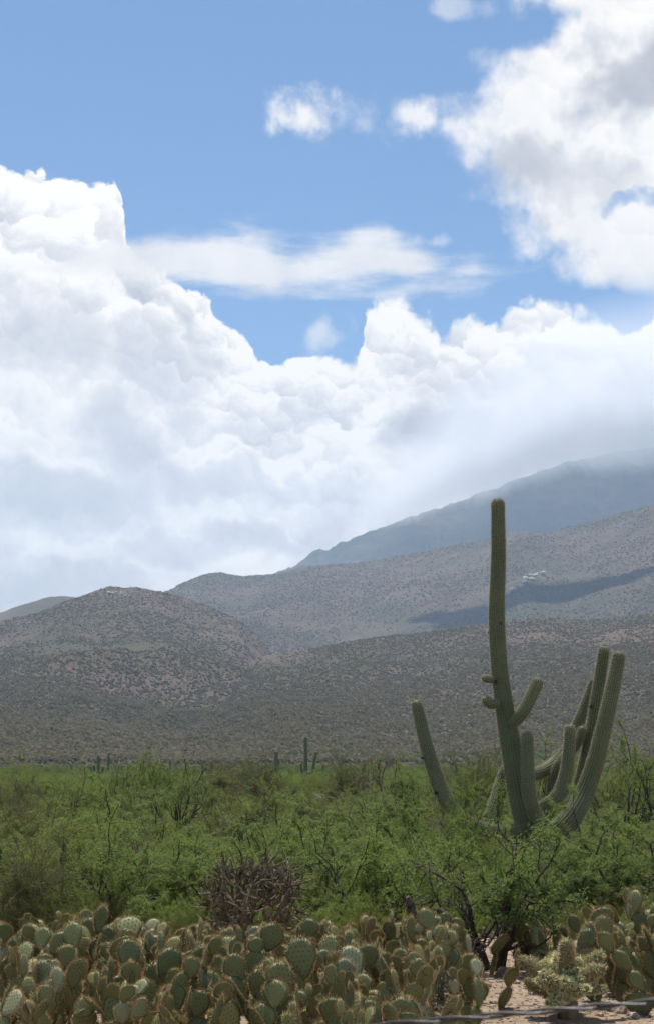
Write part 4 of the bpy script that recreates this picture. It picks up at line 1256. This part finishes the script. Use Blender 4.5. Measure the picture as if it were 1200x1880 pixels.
def staghorn(px, y, wpx, py_top, label, seed):
    r2 = random.Random(seed); rg = np.random.default_rng(seed)
    p = at(px, py_top, y); z0 = gzf(p.x, y); Ht = p.z - z0; Wd = wpx / FPX * y
    root = empty('cholla', (p.x, y, z0)); tag(root, label, 'cactus')
    for i in range(15):
        b = MB()
        a = 6.283 * i / 15 + r2.uniform(-0.3, 0.3); sp = r2.uniform(0.15, 1.25)
        def grow(q, d, L, r, lev):
            pts = [q]; dd = d
            for k in range(3):
                dd = dd + rg.normal(0, 0.16, 3) + np.array([0, 0, 0.03]); dd = dd / np.linalg.norm(dd)
                pts.append(pts[-1] + dd * L / 3)
            b.tube(pts, [r, r * 1.05, r, r * 0.75], 5, True, 0, 0.3, rg)
            if lev >= 4: return
            for k in range(r2.randint(2, 3)):
                nd = dd + rg.normal(0, 0.60, 3); nd = nd / np.linalg.norm(nd)
                e = pts[-1]
                if e[2] > Ht * 0.95 or math.hypot(e[0], e[1]) > Wd * 0.50: continue
                grow(e, nd, L * r2.uniform(0.7, 0.95), r * 0.86, lev + 1)
        d = np.array([math.cos(a) * sp, math.sin(a) * sp, 1.0]); d /= np.linalg.norm(d)
        grow(np.array([math.cos(a) * 0.04, math.sin(a) * 0.04, 0.0]), d, Ht * 0.30, 0.015, 0)
        mesh_obj('branch', b.build('branch', [M_STAG]), root)
staghorn(465, 15.2, 185, 1562, 'brown leafless cholla of tangled stick-like stems behind the prickly pears', 3)

# ------------------------------------------------------------------ dead wood
M_DEAD = bark_mat('dead_wood', (0.035, 0.026, 0.02), (0.13, 0.10, 0.08), 14)
def dead_log(p0, p1, y0, y1, wpx, label, seed):
    rg = np.random.default_rng(seed)
    A, B = np.array(at(p0[0], p0[1], y0)), np.array(at(p1[0], p1[1], y1))
    A[2] = gzf(A[0], A[1]) - 0.03 if A[2] > gzf(A[0], A[1]) - 0.03 and False else A[2]
    n = 12; t = np.linspace(0, 1, n)[:, None]
    P = A + (B - A) * t + rg.normal(0, 0.008, (n, 3))
    r = wpx / 2 / FPX * y0 * np.linspace(1.05, 0.8, n); r[-1] *= 0.45
    b = MB(); b.tube(P - A, r, 9, True, 0, 0.4, rg)
    d = (B - A) / np.linalg.norm(B - A)
    o = mesh_obj('dead_log', b.build('dead_log', [M_DEAD]))
    o.location = A
    tag(o, label, 'log', 'leaning dead wood')
    for k in range(2):
        c = MB(); q = P[int(n * (0.4 + 0.3 * k))] - A
        s_ = rg.normal(0, 1, 3); s_ /= np.linalg.norm(s_)
        c.tube([q, q + s_ * 0.06 + d * 0.03, q + s_ * 0.10 + d * 0.08], [r[4] * 0.5, r[4] * 0.35, 0.004], 6, True, 0, 0.3, rg)
        mesh_obj('branch_stub', c.build('branch_stub', [M_DEAD]), o)
dead_log((800, 1740), (744, 1648), 13.7, 13.4, 19, 'thick dark dead log leaning up to the left behind the prickly pears', 1)
dead_log((880, 1750), (800, 1668), 13.8, 13.5, 16, 'dark dead log leaning against the bush with the visible trunk', 2)
dead_log((872, 1756), (832, 1696), 13.6, 13.4, 10, 'short brown dead stick under the longer leaning log', 3)

# ------------------------------------------------------------------ stones and pebbles
def stone_mat():
    m, g = new_mat('stone')
    n = g.noise(obco(g), 25.0, 5, 0.6)
    c = g.mix(objrand(g), (0.30, 0.21, 0.16), (0.42, 0.34, 0.28))
    return finish(m, g, principled(g, g.mix(g.step(n, 0.4, 0.7), c, (0.20, 0.15, 0.12)), 0.9, 0.15, bump(g, n, 0.6, 0.02)))
M_STONE = stone_mat()
def ico(rg, sub=1):
    import bmesh
    bm = bmesh.new(); bmesh.ops.create_icosphere(bm, subdivisions=sub, radius=0.5)
    V = np.array([v.co[:] for v in bm.verts]); T = np.array([[v.index for v in f.verts] for f in bm.faces]); bm.free()
    V = V * (1 + rg.uniform(-0.22, 0.22, (len(V), 1)))
    return V * np.array([1.0, 0.8, 0.55]), T
def stones():
    rg = np.random.default_rng(8)
    for px, py, w, lab in ((925, 1790, 34, 'flat stone lying in the sandy gap below the bush trunk'), (872, 1826, 30, 'grey stone at the foot of the prickly pears on the sand'),
                           (893, 1812, 18, 'small stone beside the grey one by the prickly pears'), (1135, 1858, 40, 'brown stone right of the cholla near the wire'),
                           (1100, 1866, 16, 'small stone between the cholla and the brown stone'), (1165, 1868, 22, 'small dark stone at the lower right corner'),
                           (948, 1806, 16, 'pale pebble-sized stone beside the cholla on the left'), (905, 1842, 15, 'small tan stone in the middle of the sand patch')):
        d = ray(px, py); y = 11.0
        for _ in range(12): y = (EYE - gzf(d.x * y, y)) / -d.z
        V, T = ico(rg, 2); w_ = w / FPX * y
        o = mesh_obj('stone', np_mesh('stone', V * w_, [T], [M_STONE]))
        o.location = (d.x * y, y, gzf(d.x * y, y) + w_ * 0.12); o.rotation_euler = (0, 0, rg.uniform(0, 6))
        tag(o, lab, 'stone', 'stones on the sandy ground')
    mb = MB()
    for k in range(5200):
        y = rg.uniform(9.4, 15.5); x = rg.uniform(0.05, 0.26) * y
        V, T = ico(rg, 1) if k < 12 else mb_last[k % 12]
        if k < 12:
            if k == 0: mb_last = []
            mb_last.append((V, T))
        s_ = 0.008 + 0.030 * rg.random() ** 3; a = rg.uniform(0, 6.28)
        Rm = np.array([[math.cos(a), -math.sin(a), 0], [math.sin(a), math.cos(a), 0], [0, 0, 1]])
        mb.add(V @ Rm.T * s_ + np.array([x, y, gzf(x, y) + s_ * 0.1]), None, T)
    o = mesh_obj('pebbles', mb.build('pebbles', [M_STONE])); tag(o, 'small pebbles strewn over the sandy gap', kind='stuff')
stones()

# small grey-green weeds at the edge of the sand
KINDS['weed'] = [shrub_meshes(900 + i, 0.42, 0.42, 9, 0.5, 2, (3, 4), 1100, (0.022, 0.009), leaf_mat('weed_leaf%d' % i, (0.12, 0.13, 0.07), (0.20, 0.20, 0.12), (0.13, 0.14, 0.08), 0.3), M_TWIG, 0.1, 0.0, 0.006) for i in range(2)]
NAMES['weed'] = ('weed', 'plant')
for px, y, sx, sz, lab in ((815, 11.2, 0.95, 1.0, 'sparse grey-green weed in front of the right end of the prickly pears'), (790, 11.7, 0.7, 0.8, 'small weed half hidden behind the sparse grey-green one'),
                           (965, 12.4, 0.5, 0.55, 'tiny twiggy weed left of the pale cholla')):
    xx = (px - 600) / FPX * y
    shrub('weed', xx, y, sx, sz, lab)

# ------------------------------------------------------------------ wire fence beside the camera
def fence():
    m, g = new_mat('galvanised_wire')
    n = g.noise(obco(g), 60.0, 3, 0.6)
    M_WIRE = finish(m, g, principled(g, g.mix(n, (0.03, 0.03, 0.035), (0.11, 0.105, 0.10)), 0.45, 0.5, Metallic=0.7))
    M_POST = bark_mat('fence_post', (0.06, 0.045, 0.035), (0.14, 0.10, 0.08), 20)
    A, B = np.array(at(680, 1884, 1.46)), np.array(at(1200, 1839, 1.36))
    d = (B - A) / (B - A)[0]
    L_, R_ = A + d * (-2.1 - A[0]), A + d * (1.75 - A[0])
    root = empty('wire_fence', (L_[0], L_[1], gzf(L_[0], L_[1])))
    tag(root, 'twisted strand of a wire fence crossing the lower right corner close by', 'fence')
    o0 = np.array(root.location)
    for e in (L_, R_):
        z0 = gzf(e[0], e[1] - 0.05) - 0.2
        b = MB(); b.tube([(e[0], e[1] - 0.05, z0), (e[0], e[1] - 0.05, e[2] * 0.5), (e[0] + 0.01, e[1] - 0.05, e[2] + 0.12)] - o0, [0.05, 0.048, 0.045], 8, True, 0, 0.2, rng)
        mesh_obj('post', b.build('post', [M_POST]), root)
    def strand(dz, sag):
        b = MB(); n = 900
        t = np.linspace(0, 1, n)
        x = L_[0] + (R_[0] - L_[0]) * t
        C = A + d * (x - A[0])[:, None] - np.array([0, 0, 1.0]) * (dz + sag * 4 * t * (1 - t))[:, None]
        for ph in (0, math.pi):
            w = 2 * np.pi * x / 0.092 + ph
            b.tube(C + np.stack([np.zeros(n), np.cos(w) * 0.0019, np.sin(w) * 0.0019], -1) - o0, np.full(n, 0.0016), 6, True)
        mesh_obj('wire', b.build('wire', [M_WIRE], True), root)
    strand(0.0, 0.0); strand(0.30, 0.02); strand(0.62, 0.02)
fence()

# ------------------------------------------------------------------ a cloud overhead that shades part of the ridge
def project(V):
    d = V - np.array([0, 0, EYE]); cp, sp = math.cos(PITCH), math.sin(PITCH)
    f = d[..., 1] * cp + d[..., 2] * sp; u = -d[..., 1] * sp + d[..., 2] * cp
    return 600 + d[..., 0] / f * FPX, 940 - u / f * FPX
def blob_mesh(name, size, seed, sub=5, amt=0.35, freq=2.2, mats=()):
    import bmesh
    bm = bmesh.new(); bmesh.ops.create_icosphere(bm, subdivisions=sub, radius=1.0)
    V = np.array([v.co[:] for v in bm.verts]); T = np.array([[v.index for v in f.verts] for f in bm.faces]); bm.free()
    n = fbm(V[:, 0] * freq + V[:, 2] * 1.3 + 9, V[:, 1] * freq - V[:, 2] * 1.1 + 4, 5, seed, 0.55)
    return np_mesh(name, V * (1 + amt * n)[:, None] * np.array(size), [T], mats, True)
def shading_cloud():
    V, aa, tt = HILLS['long_ridge']
    px, py = project(V[:189])
    k = np.argmin((px - 1090) ** 2 + (py - 1084) ** 2)
    P = Vector(V[:189].reshape(-1, 3)[k])
    s_ = (3300 - P.z) / TO_SUN.z
    m, g = new_mat('cloud_white')
    finish(m, g, principled(g, (0.85, 0.85, 0.86), 1.0, 0.0))
    o = mesh_obj('cloud', blob_mesh('cloud', (400, 88, 52), 4, 5, 0.5, 1.6, [m]))
    o.location = P + TO_SUN * s_
    o.rotation_euler = (0, 0, R(-16))
    tag(o, 'flat white cloud high above the ridge', kind='structure')
shading_cloud()

def outcrop(points, label, seed, hill_name='long_ridge', size=14.0):
    """pale bare rocks on a slope, each boulder a piece of the outcrop"""
    V, aa, tt = HILLS[hill_name]; F = V[:189]; px, py = project(F); Q = F.reshape(-1, 3)
    rg = np.random.default_rng(seed); root = None
    for x, y in points:
        k = np.argmin((px - x) ** 2 + (py - y) ** 2); P = Q[k]
        if root is None:
            root = empty('rock_outcrop', P); tag(root, label, 'rock')
        for q in range(3):
            Vv, T = ico(rg, 2); sz_ = size * rg.uniform(0.5, 1.1)
            o = mesh_obj('boulder', np_mesh('boulder', Vv * sz_ * np.array([1, 1, 1.1]), [T], [M_PALE]), root)
            o.location = Vector(P) - root.location + Vector((rg.normal(0, size * 0.7), rg.normal(0, size * 0.7), sz_ * 0.15))
M_PALE = flat_mat('pale_rock', (0.50, 0.46, 0.42), 0.9)
outcrop([(944, 1083), (952, 1077), (960, 1070), (968, 1064), (976, 1058), (983, 1053)], 'pale rocky scar beside the shadow on the long ridge', 1)
outcrop([(203, 1089), (210, 1090)], 'pale rocks on the left hill just under its crest', 2, 'hill_left', 6.0)
outcrop([(234, 1096)], 'single pale rock right of the others near the left crest', 3, 'hill_left', 5.0)

def litter():
    rg = np.random.default_rng(77); b = MB()
    for k in range(420):
        y = rg.uniform(9.4, 15.0); x = rg.uniform(0.05, 0.26) * y; a = rg.uniform(0, 6.28); L = rg.uniform(0.04, 0.16)
        p = np.array([x, y, gzf(x, y) + 0.008]); d = np.array([math.cos(a), math.sin(a), rg.uniform(0, 0.25)]) * L
        b.tube([p, p + d * 0.5 + rg.normal(0, 0.008, 3) * np.array([1, 1, 0]), p + d], [0.003, 0.0028, 0.0015], 4, False)
    o = mesh_obj('litter', b.build('litter', [M_TWIG])); tag(o, 'dry twigs scattered over the sandy gap', kind='stuff')
litter()

# ------------------------------------------------------------------ the air
def haze():
    top = max(float(h[0][..., 2].max()) for h in HILLS.values()) + 40
    m, g = new_mat('haze_air')
    v = g.n('ShaderNodeVolumePrincipled')
    v.inputs['Color'].default_value = (0.57, 0.76, 1.0, 1)
    v.inputs['Density'].default_value = HAZE
    v.inputs['Anisotropy'].default_value = 0.0
    o_ = g.n('ShaderNodeOutputMaterial'); m.node_tree.links.new(v.outputs[0], o_.inputs['Volume'])
    x0, x1, y0, y1, z0, z1 = -9400, 9400, -9400, 9400, -8.0, top
    V = [(x, y, z) for z in (z0, z1) for y in (y0, y1) for x in (x0, x1)]
    F = [(0, 2, 3, 1), (4, 5, 7, 6), (0, 1, 5, 4), (2, 6, 7, 3), (0, 4, 6, 2), (1, 3, 7, 5)]
    o = mesh_obj('haze', np_mesh('haze', V, [np.array(F)], [m]))
    tag(o, 'thin blue haze in the air over the desert', kind='stuff')
HAZE = 8e-5
haze()

# ------------------------------------------------------------------ cloud lying on the mountain top
def summit_cloud():
    ctrl = [(630, 985, 8), (690, 952, 24), (750, 922, 42), (860, 878, 62), (980, 838, 72), (1100, 806, 78), (1240, 790, 84), (1420, 790, 84), (1640, 830, 50), (1760, 880, 8)]
    Y = 7000.0
    P = np.array([at(px, py, Y) for px, py, r in ctrl]); r = np.array([q[2] for q in ctrl]) / FPX * Y
    C, Rr = smooth_path(P, r, 260)
    # cross-section: thick near the lower edge, thinning upwards to nothing
    h = np.array([0.0, 0.03, 0.07, 0.12, 0.2, 0.3, 0.42, 0.55, 0.68, 0.8, 0.9, 1.0])
    th = np.array([0.0, 0.08, 0.25, 0.55, 0.95, 1.0, 0.72, 0.48, 0.28, 0.14, 0.05, 0.0])
    hh = np.concatenate([h, h[-2:0:-1]]); tt_ = np.concatenate([th, -th[-2:0:-1]])
    sides = len(hh)
    V = []
    for i in range(len(C)):
        e = 0.5 * fbm(np.array([i * 0.05]), np.array([3.3]), 2, 17)[0] + 0.14 * fbm(np.array([i * 0.45]), np.array([8.1]), 3, 23, 0.6)[0]
        n = 1 + 0.35 * fbm(np.full(sides, i * 0.12), hh * 4, 4, 19, 0.6)
        zl = C[i, 2] - Rr[i] * (0.95 + 0.40 * e)
        V.append(np.stack([np.full(sides, C[i, 0]), C[i, 1] + tt_ * Rr[i] * 1.9 * n, zl + hh * Rr[i] * 4.6], -1))
    V = np.concatenate(V)
    n_ = len(C)
    i = np.arange(n_ - 1)[:, None] * sides; j = np.arange(sides)[None]; k = (j + 1) % sides
    Q = np.stack([i + j, i + k, i + sides + k, i + sides + j], -1).reshape(-1, 4)
    V = np.concatenate([V, C[:1] - np.array([20, 0, 0]), C[-1:] + np.array([20, 0, 0])])
    jj = np.arange(sides); kk = (jj + 1) % sides
    V[n_ * sides:, 2] += Rr[[0, -1]] * 0.5
    T = np.concatenate([np.stack([kk, jj, np.full(sides, n_ * sides)], -1), np.stack([(n_ - 1) * sides + jj, (n_ - 1) * sides + kk, np.full(sides, n_ * sides + 1)], -1)])
    m, g = new_mat('cloud_cap')
    v = g.n('ShaderNodeVolumePrincipled')
    v.inputs['Color'].default_value = (0.99, 0.99, 1.0, 1); v.inputs['Density'].default_value = 0.0040; v.inputs['Anisotropy'].default_value = 0.2
    o_ = g.n('ShaderNodeOutputMaterial'); m.node_tree.links.new(v.outputs[0], o_.inputs['Volume'])
    o = mesh_obj('cloud_cap', np_mesh('cloud_cap', V, [Q, T], [m], True))
    tag(o, 'white cloud cap resting on the mountain top', kind='stuff')
summit_cloud()
